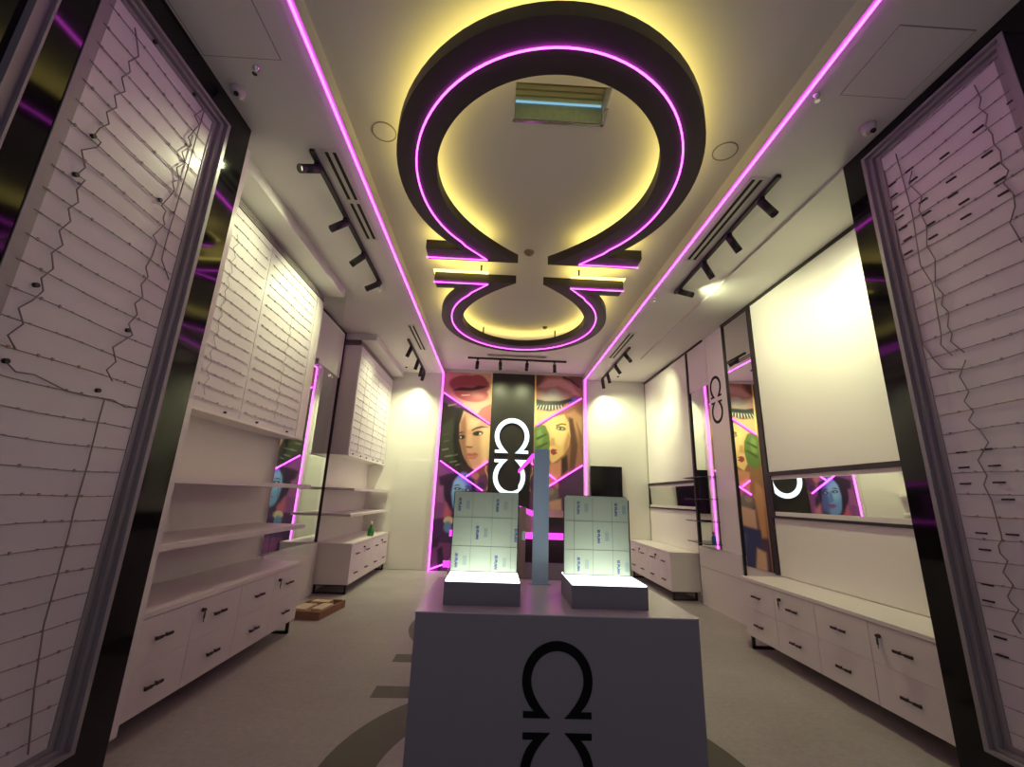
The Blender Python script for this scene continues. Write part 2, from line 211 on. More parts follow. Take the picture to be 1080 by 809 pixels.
M = {
 'ceiling': mat('ceiling_paint', (0.72, 0.70, 0.68, 1), 0.75, noise=(1.3, 0.02)),
 'wall': mat('wall_paint', (0.76, 0.74, 0.70, 1), 0.6, noise=(2.0, 0.02)),
 'gloss': mat('gloss_white_laminate', (0.78, 0.76, 0.73, 1), 0.32, spec=0.6),
 'board': mat('gloss_white_board', (0.80, 0.78, 0.74, 1), 0.22, spec=0.6),
 'cab': mat('cabinet_laminate', (0.74, 0.70, 0.69, 1), 0.4),
 'shelf': mat('shelf_laminate', (0.76, 0.72, 0.70, 1), 0.4),
 'seam': mat('panel_seam', rgb(142, 136, 132), 0.8),
 'darktrim': mat('dark_bronze_trim', rgb(34, 28, 28), 0.45),
 'blackgloss': mat('black_gloss_laminate', (0.006, 0.006, 0.007, 1), 0.07, spec=0.32),
 'ringblack': mat('ring_black', rgb(52, 44, 46), 0.5, noise=(4, 0.08)),
 'blackmetal': mat('black_powder_coat', rgb(28, 26, 27), 0.5),
 'handle': mat('handle_black', rgb(50, 42, 42), 0.45, metal=0.3),
 'alu': mat('satin_aluminium', (0.30, 0.285, 0.30, 1), 0.5, metal=0.25),
 'panelwhite': mat('display_panel_white', (0.66, 0.635, 0.66, 1), 0.35, spec=0.5),
 'rail': mat('rail_grey', rgb(150, 142, 146), 0.5),
 'railpale': mat('rail_pale', rgb(178, 170, 168), 0.5),
 'wire': mat('wire_grey', rgb(136, 126, 128), 0.6),
 'copper': mat('wire_warm', rgb(170, 140, 120), 0.5),
 'clip': mat('clip_black', rgb(24, 20, 22), 0.5),
 'mirror': mat('mirror_silver', (0.88, 0.89, 0.87, 1), 0.0, metal=1.0),
 'darkmirror': mat('dark_mirror', (0.25, 0.25, 0.26, 1), 0.02, metal=1.0),
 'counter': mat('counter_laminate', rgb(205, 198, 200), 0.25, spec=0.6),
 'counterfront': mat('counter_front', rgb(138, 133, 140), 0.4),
 'logo': mat('logo_black', rgb(12, 10, 13), 0.6, spec=0.15),
 'boxgrey': mat('light_box_casing', rgb(126, 123, 130), 0.45),
 'film': mat('protective_film', rgb(196, 208, 178), 0.35),
 'filmline': mat('film_line', rgb(104, 124, 112), 0.5),
 'print': mat('film_print_blue', rgb(60, 96, 168), 0.5),
 'printpale': mat('film_print_pale', rgb(168, 188, 172), 0.5),
 'edge': mat('sheet_edge', rgb(40, 46, 44), 0.5),
 'steel': mat('brushed_steel_post', (0.46, 0.62, 0.76, 1), 0.3, metal=0.2),
 'floor': None,
 'inlay': mat('floor_inlay_dark', rgb(76, 76, 58), 0.55, noise=(9, 0.08)),
 'wood': mat('wood_tray', rgb(150, 110, 80), 0.7, noise=(12, 0.25)),
 'paper': mat('pale_samples', rgb(206, 186, 158), 0.7),
 'green': mat('green_bottle', rgb(24, 120, 40), 0.15, spec=0.7),
 'blue': mat('blue_bottle', rgb(20, 80, 160), 0.3),
 'cream': mat('cream_cap', rgb(225, 215, 190), 0.5),
 'red': mat('red_cap', rgb(180, 40, 70), 0.4),
 'desk': mat('desk_dark', rgb(58, 40, 34), 0.35),
 'deskpale': mat('desk_pale', rgb(205, 180, 165), 0.5),
 'panelblack': mat('satin_black_panel', rgb(40, 38, 34), 0.42),
 'screen': mat('screen_black', (0.006, 0.005, 0.005, 1), 0.12),
 'vent': mat('vent_slot', rgb(20, 19, 20), 0.8),
 'camwhite': mat('camera_white', rgb(200, 196, 192), 0.4),
 'chrome': mat('chrome', (0.7, 0.7, 0.68, 1), 0.15, metal=1.0),
 'detector': mat('detector_brown', rgb(128, 112, 98), 0.6),
 'gold': mat('gold_rib', rgb(228, 218, 150), 0.5),
 'pink': glow('pink_led', (1.0, 0.08, 1.0, 1), 5.8),
 'pinkdeep': glow('pink_led_bar', (1.0, 0.075, 0.95, 1), 1.3),
 'channel': mat('led_channel', rgb(226, 200, 222), 0.4),
 'yellow': glow('yellow_led', (1.0, 0.79, 0.18, 1), 3.7),
 'whiteglow': glow('light_box_glow', (0.93, 1.0, 1.0, 1), 3.2),
 'sign': glow('sign_glow', (0.80, 0.93, 1.0, 1), 1.7),
 'lens': glow('lamp_lens', (1.0, 0.93, 0.72, 1), 1.0),
 'glass': glass_mat('clear_glass', (0.93, 0.97, 0.94, 1), 1.35),
 'glassedge': mat('glass_edge', rgb(52, 62, 52), 0.3),
 'hatchglass': mat('hatch_acrylic', rgb(176, 196, 186), 0.3, noise=(30, 0.25)),
 'hatchblue': glow('hatch_edge_light', (0.35, 0.72, 1.0, 1), 0.6),
}

def floor_material():
    m, n, l = new_mat('vinyl_floor')
    b = n['Principled BSDF']
    tc = n.new('ShaderNodeTexCoord')
    mp = n.new('ShaderNodeMapping'); mp.inputs['Scale'].default_value = (1, 1, 1)
    l.new(tc.outputs['Object'], mp.inputs['Vector'])
    big = n.new('ShaderNodeTexNoise'); big.inputs['Scale'].default_value = 1.1; big.inputs['Detail'].default_value = 5
    fine = n.new('ShaderNodeTexNoise'); fine.inputs['Scale'].default_value = 26; fine.inputs['Detail'].default_value = 4
    br = n.new('ShaderNodeTexBrick'); br.inputs['Scale'].default_value = 1.6
    br.inputs['Mortar Size'].default_value = 0.002; br.offset = 0.5
    br.inputs['Color1'].default_value = (0.36, 0.335, 0.325, 1); br.inputs['Color2'].default_value = (0.345, 0.32, 0.31, 1)
    br.inputs['Mortar'].default_value = (0.31, 0.285, 0.275, 1)
    for t in (big, fine, br): l.new(mp.outputs['Vector'], t.inputs['Vector'])
    m1 = n.new('ShaderNodeMix'); m1.data_type = 'RGBA'; m1.blend_type = 'OVERLAY'; m1.inputs['Factor'].default_value = 0.28
    l.new(br.outputs['Color'], m1.inputs['A']); l.new(big.outputs['Fac'], m1.inputs['B'])
    m2 = n.new('ShaderNodeMix'); m2.data_type = 'RGBA'; m2.blend_type = 'OVERLAY'; m2.inputs['Factor'].default_value = 0.22
    l.new(m1.outputs['Result'], m2.inputs['A']); l.new(fine.outputs['Fac'], m2.inputs['B'])
    l.new(m2.outputs['Result'], b.inputs['Base Color'])
    b.inputs['Roughness'].default_value = 0.48
    bp = n.new('ShaderNodeBump'); bp.inputs['Strength'].default_value = 0.08; bp.inputs['Distance'].default_value = 0.004
    l.new(fine.outputs['Fac'], bp.inputs['Height']); l.new(bp.outputs['Normal'], b.inputs['Normal'])
    return m
M['floor'] = floor_material()

class MB:
    """collects simple solids into one mesh"""
    def __init__(s): s.bm = bmesh.new()
    def box(s, x0, x1, y0, y1, z0, z1, mi=0):
        x0, x1 = sorted((x0, x1)); y0, y1 = sorted((y0, y1)); z0, z1 = sorted((z0, z1))
        v = [s.bm.verts.new(p) for p in ((x0,y0,z0),(x1,y0,z0),(x1,y1,z0),(x0,y1,z0),(x0,y0,z1),(x1,y0,z1),(x1,y1,z1),(x0,y1,z1))]
        for f in ((0,3,2,1),(4,5,6,7),(0,1,5,4),(1,2,6,5),(2,3,7,6),(3,0,4,7)):
            fc = s.bm.faces.new([v[i] for i in f]); fc.material_index = mi
        return s
    def poly(s, pts, mi=0):
        f = s.bm.faces.new([s.bm.verts.new(p) for p in pts]); f.material_index = mi; return s
    def prism(s, pts, fn0, fn1, mi=0):
        """extrude a 2-D outline between two mappings (u,v)->xyz"""
        a = [s.bm.verts.new(fn0(*p)) for p in pts]; b = [s.bm.verts.new(fn1(*p)) for p in pts]
        n = len(pts); fs = [s.bm.faces.new(a), s.bm.faces.new(b[::-1])]
        for i in range(n):
            fs.append(s.bm.faces.new((a[i], b[i], b[(i+1) % n], a[(i+1) % n])))
        for f in fs: f.material_index = mi; f.normal_update()
        bmesh.ops.triangulate(s.bm, faces=fs[:2])
        return s
    def cyl(s, p, q, r, r2=None, n=16, mi=0):
        p, q = Vector(p), Vector(q); r2 = r if r2 is None else r2
        d = (q - p).normalized(); u = d.orthogonal().normalized(); w = d.cross(u)
        A = [s.bm.verts.new(p + (u*math.cos(2*PI*i/n) + w*math.sin(2*PI*i/n))*r) for i in range(n)]
        B = [s.bm.verts.new(q + (u*math.cos(2*PI*i/n) + w*math.sin(2*PI*i/n))*r2) for i in range(n)]
        s.bm.faces.new(A[::-1]).material_index = mi; s.bm.faces.new(B).material_index = mi
        for i in range(n):
            f = s.bm.faces.new((A[i], A[(i+1) % n], B[(i+1) % n], B[i])); f.smooth = True; f.material_index = mi
        return s
    def barrel(s, p, q, r, ri, n=18):
        p, q = Vector(p), Vector(q); d = (q-p).normalized(); u = d.orthogonal().normalized(); w = d.cross(u)
        R4 = [[s.bm.verts.new(c + (u*math.cos(2*PI*i/n) + w*math.sin(2*PI*i/n))*k) for i in range(n)] for c, k in ((p, r), (q, r), (q, ri), (p, ri))]
        for a, b in zip(R4, R4[1:] + R4[:1]):
            for i in range(n): s.bm.faces.new((a[i], a[(i+1) % n], b[(i+1) % n], b[i]))
        return s
    def tube(s, pts, r, n=6):
        pts = [Vector(p) for p in pts]; rings = []
        for i, p in enumerate(pts):
            d = (pts[min(i+1, len(pts)-1)] - pts[max(i-1, 0)]).normalized()
            ref = Vector((1, 0, 0)) if abs(d.x) < 0.9 else Vector((0, 0, 1))
            u = d.cross(ref).normalized(); w = d.cross(u)
            rings.append([s.bm.verts.new(p + (u*math.cos(2*PI*k/n) + w*math.sin(2*PI*k/n))*r) for k in range(n)])
        for a, b in zip(rings, rings[1:]):
            for k in range(n):
                f = s.bm.faces.new((a[k], a[(k+1) % n], b[(k+1) % n], b[k])); f.smooth = True
        s.bm.faces.new(rings[0][::-1]); s.bm.faces.new(rings[-1])
        return s
    def lathe(s, prof, cx, cy, cz, n=20):
        rings = [[s.bm.verts.new((cx + r*math.cos(2*PI*k/n), cy + r*math.sin(2*PI*k/n), cz + z)) for k in range(n)] for r, z in prof]
        for a, b in zip(rings, rings[1:]):
            for k in range(n):
                f = s.bm.faces.new((a[k], a[(k+1) % n], b[(k+1) % n], b[k])); f.smooth = True
        s.bm.faces.new(rings[0][::-1]); s.bm.faces.new(rings[-1])
        return s
    def bevel(s, w, seg=2):
        es = [e for e in s.bm.edges if e.is_manifold and len(e.link_faces) == 2 and e.calc_face_angle(0) > 0.7]
        bmesh.ops.bevel(s.bm, geom=es, offset=w, segments=seg, affect='EDGES', profile=0.5)
        return s
    def build(s, name, m, parent=None):
        bmesh.ops.recalc_face_normals(s.bm, faces=s.bm.faces[:])
        me = bpy.data.meshes.new(name); s.bm.to_mesh(me); s.bm.free()
        for x in (m if isinstance(m, (list, tuple)) else [m]): me.materials.append(M[x] if isinstance(x, str) else x)
        o = bpy.data.objects.new(name, me); C.objects.link(o)
        if parent is not None:
            o.parent = parent
            o.matrix_parent_inverse = Matrix.Translation(-Vector(parent.location))
        return o

def tag(o, label, cat, group=None, kind=None):
    o['label'] = label; o['category'] = cat
    if group: o['group'] = group
    if kind: o['kind'] = kind
    return o

def thing(name, label, cat, loc, group=None):
    o = bpy.data.objects.new(name, None); C.objects.link(o); o.location = loc
    o.empty_display_size = 0.1
    return tag(o, label, cat, group)

def struct(name, mb, m):
    o = mb.build(name, m); o['kind'] = 'structure'; return o

def omega(tip=0.2, n=40):
    """outline of the horseshoe letter, centre 0,0 radius 1, feet at y = -0.92"""
    p = []
    a0 = math.atan2(-0.764, 0.645); a1 = PI - a0
    for i in range(n + 1):
        a = a0 + (a1 - a0) * i / n; p.append((math.cos(a), math.sin(a)))
    p += [(-0.958, -0.764), (-0.958, -0.92), (-tip, -0.92)]
    b0 = PI + 0.35; b1 = -0.35; r = 0.745
    ex, ey = r*math.cos(b1), r*math.sin(b1)
    cx, cy = ex + 0.36*math.sin(b1), ey - 0.36*math.cos(b1)      # control point on the tangent
    bez = [((1-q)**2*ex + 2*q*(1-q)*cx + q*q*tip, (1-q)**2*ey + 2*q*(1-q)*cy - q*q*0.92) for q in [k/10 for k in range(1, 10)]]
    p += [(-x, y) for x, y in bez[::-1]]
    for i in range(n + 1):
        a = b0 + (b1 - b0) * i / n
        p.append((r*math.cos(a), r*math.sin(a)))
    p += bez
    p += [(tip, -0.92), (0.958, -0.92), (0.958, -0.764)]
    return p

# ------------------------------------------------------------------ camera
H = 1.5; F = 451.73
def cam_axes(p, y, r):
    cp, sp, cy, sy = math.cos(p), math.sin(p), math.cos(y), math.sin(y)
    f = Vector((sy*cp, cy*cp, sp)); r0 = Vector((cy, -sy, 0)); u0 = r0.cross(f)
    return r0*math.cos(r) + u0*math.sin(r), u0*math.cos(r) - r0*math.sin(r), f
rt, up, fw = cam_axes(math.radians(14.848), math.radians(1.725), math.radians(2.0405))
cd = bpy.data.cameras.new('camera'); cam = bpy.data.objects.new('camera', cd); C.objects.link(cam)
cd.sensor_fit = 'HORIZONTAL'; cd.sensor_width = 36; cd.lens = F / 1080 * 36; cd.clip_start = 0.05
cam.matrix_world = Matrix(((rt.x, up.x, -fw.x, 0), (rt.y, up.y, -fw.y, 0), (rt.z, up.z, -fw.z, H), (0, 0, 0, 1)))
bpy.context.scene.camera = cam

# ------------------------------------------------------------------ room shell
XL, XR, YB, YF = -2.72, 3.36, 9.46, -1.6
ZC, ZT = 4.17, 4.29            # side ceiling, raised tray
TL, TR = -1.25, 1.93           # tray edges
struct('floor', MB().box(XL-0.15, XR+0.15, YF, YB+0.15, -0.12, 0), 'floor')
struct('wall_left', MB().box(XL-0.15, XL, YF, YB+0.15, 0, 4.8), 'wall')
struct('wall_right', MB().box(XR, XR+0.15, YF, YB+0.15, 0, 4.8), 'wall')
struct('wall_back', MB().box(XL, XR, YB, YB+0.15, 0, 4.8), 'wall')
hx0, hx1, hy0, hy1 = 0.025, 0.70, 2.34, 2.656   # opening of the recess in the tray
c = MB()
c.box(XL, TL, YF, YB, ZC, 4.8); c.box(TR, XR, YF, YB, ZC, 4.8)
c.box(TL, hx0, YF, YB, ZT, 4.8); c.box(hx1, TR, YF, YB, ZT, 4.8)
c.box(hx0, hx1, YF, hy0, ZT, 4.8); c.box(hx0, hx1, hy1, YB, ZT, 4.8); c.box(hx0, hx1, hy0, hy1, 4.48, 4.8)
struct('ceiling', c, 'ceiling')
# bulkheads above the wall displays
struct('trim_1', MB().box(XL, -2.16, 2.80, 5.42, 4.05, ZC).bevel(0.02), 'ceiling')
struct('trim_2', MB().box(XL, -2.17, 7.10, YB, 4.05, ZC).bevel(0.01), 'ceiling')
struct('trim_3', MB().box(2.70, XR, 2.80, 7.75, 4.145, ZC).bevel(0.012), 'ceiling')
# dark shadow-gap trims of the right and left walls
struct('trim_4', MB().box(3.325, XR, 2.80, 5.98, 4.115, 4.145), 'darktrim')
struct('trim_5', MB().box(3.325, XR, 7.21, YB, 4.12, 4.15).box(3.325, XR, 6.62, 7.21, 4.12, 4.15), 'darktrim')
struct('trim_6', MB().box(3.325, XR, 5.225, 5.30, 0.73, 4.115), 'darktrim')
struct('trim_7', MB().box(3.33, XR, 5.955, 5.98, 0.0, 4.115), 'darktrim')
struct('trim_8', MB().box(3.325, XR, 7.20, 7.245, 0.0, 4.12), 'darktrim')
struct('trim_9', MB().box(3.335, XR, YB-0.02, YB, 0.7, 4.12), 'seam')
struct('trim_10', MB().box(XL, -2.69, 5.44, 7.07, 4.13, 4.155).box(XL, -2.68, 7.045, 7.068, 0.0, 4.155), 'darktrim')
d = MB().box(-2.12, -1.42, YB-0.012, YB, 0.01, 2.2)
struct('door_1', d, 'wall')

# ------------------------------------------------------------------ pink LED strips that outline the tray
def strip(label, boxes, chan, loc):
    t = thing('led_strip', label, 'led strip', loc, 'pink LED strips outlining the ceiling tray')
    m = MB()
    for b in boxes: m.box(*b)
    m.build('light_line', 'pink', t)
    m = MB()
    for b in chan: m.box(*b)
    m.build('channel', 'channel', t)
strip('long pink LED strip along the left edge of the ceiling tray', [(-1.283, -1.271, YF, YB-0.03, ZC-0.016, ZC-0.004)], [(-1.30, -1.252, YF, YB-0.03, ZC-0.004, ZC-0.001)], (-1.277, 4, ZC))
strip('long pink LED strip along the right edge of the ceiling tray', [(1.953, 1.965, YF, YB-0.03, ZC-0.016, ZC-0.004)], [(1.934, 1.982, YF, YB-0.03, ZC-0.004, ZC-0.001)], (1.959, 4, ZC))
strip('upright pink LED strip on the back wall beside the red lips poster', [(-1.284, -1.269, YB-0.05, YB-0.036, 0.0, ZC-0.02)], [(-1.345, -1.253, YB-0.036, YB-0.002, 0.0, ZC-0.002)], (-1.277, YB, 0))
strip('upright pink LED strip on the back wall between eye poster and black screen', [(1.951, 1.966, YB-0.05, YB-0.036, 0.0, ZC-0.02)], [(1.907, 2.03, YB-0.036, YB-0.002, 0.0, ZC-0.002)], (1.959, YB, 0))

# ------------------------------------------------------------------ omega shaped ceiling lights
OX, SX, SY, ZR, HR = 0.3125, 1.203, 1.326, 4.01, 0.105
def hang_omega(cy, sg, label):
    t = thing('omega_ceiling_light', label, 'ceiling light', (OX, cy, ZR), 'omega shaped ceiling lights')
    f = lambda z: (lambda u, v: (OX + SX*u, cy - sg*SY*v, z))
    MB().prism(omega(0.138, 64), f(ZR), f(ZR+HR)).build('ring_body', 'ringblack', t)
    # light line on the underside
    path = [(0.97, -0.885), (0.42, -0.885), (0.60, -0.70)]
    a0 = math.atan2(-0.70, 0.60)
    for i in range(1, 72):
        a = a0 + (PI - 2*a0) * i / 72; r = 0.875 + 0.047*max(0, -math.sin(a)) ** 1.5
        path.append((r*math.cos(a), r*math.sin(a)))
    path += [(-0.60, -0.70), (-0.42, -0.885), (-0.97, -0.885)]
    MB().tube([(OX + SX*u, cy - sg*SY*v, ZR-0.009) for u, v in path], 0.0065, 6).build('light_line', 'pink', t)
    up = MB()
    for i in range(len(path)-1):
        (a, b), (c2, d2) = path[i], path[i+1]
        p = Vector((OX+SX*a, cy-sg*SY*b, 0)); q = Vector((OX+SX*c2, cy-sg*SY*d2, 0))
        w = (q-p).normalized().cross(Vector((0, 0, 1)))*0.10
        z = Vector((0, 0, ZR+HR+0.006))
        up.poly([p-w+z, q-w+z, q+w+z, p+w+z])
    o = up.build('uplight', 'yellow', t)
    for u, v in ((-0.5, -0.84), (0.52, -0.84), (-0.52, 0.69), (0.50, 0.70)):
        MB().cyl((OX+SX*u, cy-sg*SY*v, ZR+HR), (OX+SX*u, cy-sg*SY*v, ZT), 0.012, n=8).build('rod', 'blackmetal', t)
hang_omega(3.03, 1, 'larger looking black omega ring with pink line, hung nearest the entrance')
hang_omega(5.935, -1, 'black omega ring with pink line hung deeper in the shop, before the posters')

# recess in the tray
t = thing('ceiling_recess', 'rectangular ceiling recess with yellow ribs and blue lit glass, inside the near ring', 'ceiling recess', (0.36, 2.5, ZT))
m = MB()
for i in range(6): m.box(hx0+0.005, hx1-0.005, hy0+0.01+i*0.05, hy0+0.045+i*0.05, 4.462, 4.479)
m.build('rib', 'gold', t)
MB().box(hx0+0.005, hx1-0.005, hy1-0.012, hy1-0.002, 4.295, 4.46).build('glass_panel', 'hatchglass', t)
MB().box(hx0+0.005, hx1-0.005, hy1-0.022, hy1-0.012, 4.45, 4.461).build('light_edge', 'hatchblue', t)
MB().box(hx0-0.01, hx1+0.01, hy1-0.014, hy1+0.01, ZT-0.008, ZT).box(hx1-0.01, hx1+0.012, hy0+0.16, hy1, ZT-0.008, ZT).build('frame', 'chrome', t)

# ------------------------------------------------------------------ track lights
def spot(name, p, aim, w, ang, blend, col, parent, size=0.03):
    l = bpy.data.lights.new(name, 'SPOT'); l.energy = w * SPOT_K; l.spot_size = math.radians(ang); l.spot_blend = blend
    l.color = col; l.shadow_soft_size = size
    o = bpy.data.objects.new(name, l); C.objects.link(o)
    d = (Vector(aim) - Vector(p)).normalized()
    o.location = p; o.rotation_euler = d.to_track_quat('-Z', 'Y').to_euler()
    o.parent = parent; o.matrix_parent_inverse = Matrix.Translation(-Vector(parent.location))
    return o
SPOT_K = 0.72
WARM = (0.95, 1.0, 0.55)
def track(label, p0, p1, z, heads, drop=0.075, L=0.17, R=0.036):
    p0, p1 = Vector((*p0, z)), Vector((*p1, z))
    t = thing('track_light', label, 'track light', (p0+p1)/2, 'black ceiling track lights')
    d = (p1-p0).normalized(); w = d.cross(Vector((0, 0, 1)))*0.018
    m = MB()
    m.prism([(0, 0), (1, 0), (1, 1), (0, 1)], lambda u, v: p0 + (p1-p0)*u + w*(2*v-1) + Vector((0, 0, -0.032)), lambda u, v: p0 + (p1-p0)*u + w*(2*v-1))
    m.build('rail', 'blackmetal', t)
    for (f, aim, pw, ang, bl) in heads:
        b = p0 + (p1-p0)*f
        piv = b + Vector((0, 0, -drop))
        dr = (Vector(aim) - piv).normalized()
        h = MB().cyl(piv - dr*0.02, piv + dr*(L-0.045), R, n=18)
        h.barrel(piv + dr*(L-0.045), piv + dr*L, R, R*0.88)
        h.box(b.x-0.022, b.x+0.022, b.y-0.022, b.y+0.022, z-0.05, z-0.03); h.cyl(b + Vector((0, 0, -0.05)), piv, 0.012, n=8)
        ho = h.build('spotlight_head', 'blackmetal', t)
        MB().cyl(piv + dr*(L-0.0445), piv + dr*(L-0.041), R*0.87, n=18).build('lens', 'lens', ho)
        tip = piv + dr*(L+0.001)
        spot('spot_beam', tip + dr*0.02, aim, pw, ang, bl, WARM, t)
track('long black track light on the left ceiling nearest the entrance', (-1.60, 2.93), (-1.62, 5.18), ZC,
      [(0.06, (-2.05, 2.40, 3.50), 22, 50, 1), (0.385, (-2.42, 3.35, 3.2), 48, 140, 1), (0.66, (-2.42, 4.56, 3.5), 58, 95, 1), (0.955, (-2.42, 4.90, 3.55), 55, 95, 1)])
track('long black track light on the right ceiling nearest the entrance', (2.245, 2.91), (2.245, 5.03), ZC,
      [(0.12, (3.34, 3.50, 3.40), 78, 60, 1), (0.375, (3.34, 3.80, 2.4), 78, 150, 1), (0.625, (3.34, 4.40, 2.2), 78, 150, 1), (0.93, (3.3, 4.95, 3.9), 35, 120, 1)])
track('short looking black track light at the far left ceiling near the lips poster', (-1.66, 7.25), (-1.69, 9.30), ZC,
      [(0.16, (-2.40, 7.70, 2.3), 70, 140, 1), (0.55, (-2.40, 8.70, 1.5), 90, 120, 1), (0.8, (-2.3, 9.4, 1.2), 90, 130, 1), (0.97, (-2.2, 9.45, 2.0), 30, 120, 1)])
track('short looking black track light at the far right ceiling near the eye poster', (2.30, 7.16), (2.32, 9.30), ZC,
      [(0.12, (3.34, 8.25, 3.40), 100, 75, 1), (0.45, (3.34, 8.25, 2.6), 110, 75, 1), (0.75, (3.0, 9.45, 2.2), 90, 130, 1), (0.97, (2.7, 9.45, 2.0), 34, 125, 1)])
track('black track light with four hanging heads right above the poster wall', (-0.68, 8.52), (1.38, 8.52), ZT,
      [(0.10, (-0.75, 9.45, 1.5), 150, 120, 1), (0.33, (0.03, 9.42, 3.3), 50, 90, 1), (0.60, (0.53, 9.42, 3.3), 50, 90, 1), (0.88, (1.35, 9.45, 1.5), 150, 120, 1)], drop=0.10, L=0.15)

# ------------------------------------------------------------------ linear air diffusers
def vent(label, x, y0, y1, split, along='y'):
    t = thing('ceiling_vent', label, 'ceiling vent', (x, (y0+y1)/2, ZC), 'linear slot ceiling vents')
    z = ZC if along == 'y' else ZT
    fr, sl = MB(), MB()
    def bx(m, a0, a1, b0, b1, z0, z1):
        m.box(a0, a1, b0, b1, z0, z1) if along == 'y' else m.box(b0, b1, a0, a1, z0, z1)
    bx(fr, x-0.075, x+0.075, y0-0.03, y1+0.03, z-0.006, z); fr.build('frame', 'camwhite', t)
    ym = (y0+y1)/2
    for dx in (-0.032, 0.032):
        segs = ((y0, ym-0.03), (ym+0.03, y1)) if split else ((y0, y1),)
        for a, b in segs:
            s = MB(); bx(s, x+dx-0.014, x+dx+0.014, a, b, z-0.009, z-0.005); s.build('slot', 'vent', t)
vent('two-slot white ceiling vent beside the near left track light', -1.46, 2.95, 4.16, True)
vent('two-slot white ceiling vent beside the near right track light', 2.105, 2.98, 4.24, False)
vent('two-slot white ceiling vent beside the far left track light', -1.49, 6.62, 7.80, False)
vent('two-slot white ceiling vent beside the far right track light', 2.14, 6.54, 7.80, False)
vent('two-slot ceiling vent behind the track light above the poster wall', 8.30, -0.26, 0.92, False, 'x')

# ------------------------------------------------------------------ small ceiling fittings
def dome(name, label, cat, x, y, z, r, m, grp=None):
    o = MB().lathe([(r*0.3, -r*0.75), (r*0.7, -r*0.55), (r, -r*0.2), (r, 0)], x, y, z).build(name, m); tag(o, label, cat, grp); return o
def seccam(label, x, y):
    t = thing('ceiling_camera', label, 'security camera', (x, y, ZC), 'dome security cameras')
    MB().lathe([(0.015, -0.06), (0.038, -0.048), (0.046, -0.025), (0.05, 0)], x, y, ZC).build('dome', 'camwhite', t)
    MB().cyl((x, y-0.005, ZC-0.035), (x+0.012, y-0.03, ZC-0.066), 0.016, n=14).build('lens', 'clip', t)
seccam('white dome camera on the left ceiling beside the black display frame', -1.90, 2.43)
seccam('white dome camera on the right ceiling beside the black display frame', 2.57, 2.41)
def sprinkler(label, x, y, z=ZC):
    t = thing('ceiling_sprinkler', label, 'sprinkler', (x, y, z), 'sprinkler heads in the ceiling')
    MB().lathe([(0.010, -0.04), (0.011, -0.016), (0.024, -0.006), (0.024, 0)], x, y, z, 14).build('body', 'chrome', t)
    MB().lathe([(0.016, -0.05), (0.016, -0.045)], x, y, z, 14).build('deflector', 'chrome', t)
sprinkler('metal sprinkler head left of the pink strip, near the left dome camera', -1.69, 2.26)
sprinkler('metal sprinkler head right of the pink strip, near the right ceiling hatch', 2.035, 2.20)
sprinkler('metal sprinkler head at the far end of the near left track light', -1.67, 5.32)
sprinkler('metal sprinkler head at the far end of the near right track light', 2.04, 5.22)
dome('smoke_detector', 'round brown smoke detector between the two omega rings', 'smoke detector', 0.28, 4.46, ZT, 0.06, 'detector', 'brown ceiling detectors')
dome('smoke_detector', 'small brown smoke detector inside the far omega ring', 'smoke detector', 0.726, 6.72, ZT, 0.045, 'detector', 'brown ceiling detectors')
dome('ceiling_sensor', 'tiny dark sensor on the ceiling beside the far left track light', 'sensor', -2.05, 9.05, ZC, 0.03, 'clip', 'tiny dark ceiling sensors')
dome('ceiling_sensor', 'tiny dark sensor on the ceiling beside the far right track light', 'sensor', 2.62, 9.05, ZC, 0.03, 'clip', 'tiny dark ceiling sensors')
def speaker(label, x, y):
    t = thing('ceiling_speaker', label, 'ceiling speaker', (x, y, ZT), 'flush round ceiling speakers')
    MB().lathe([(0.084, -0.004), (0.09, -0.002), (0.09, 0)], x, y, ZT, 32).build('grille', 'ceiling', t)
    m = MB()
    n = 40
    for i in range(n):
        a, b = 2*PI*i/n, 2*PI*(i+1)/n
        m.prism([(a, 0.09), (b, 0.09), (b, 0.098), (a, 0.098)], lambda u, r: (x+r*math.cos(u), y+r*math.sin(u), ZT-0.005), lambda u, r: (x+r*math.cos(u), y+r*math.sin(u), ZT))
    m.build('rim', 'seam', t)
speaker('flush round ceiling speaker left of the near omega ring', -1.01, 2.84)
speaker('flush round ceiling speaker right of the near omega ring', 1.758, 2.83)
def access(label, x0, x1, y0, y1):
    m = MB().box(x0, x1, y0, y1, ZC-0.004, ZC)
    m.box(x0-0.006, x1+0.006, y0-0.006, y1+0.006, ZC-0.0015, ZC, 1)
    o = m.build('ceiling_access_panel', ['ceiling', 'seam']); tag(o, label, 'access panel', 'flush ceiling access panels')
access('flush square access panel in the left ceiling by the black display frame', -1.98, -1.50, 1.72, 2.19)
access('flush square access panel in the right ceiling by the black display frame', 2.19, 2.63, 1.75, 2.18)

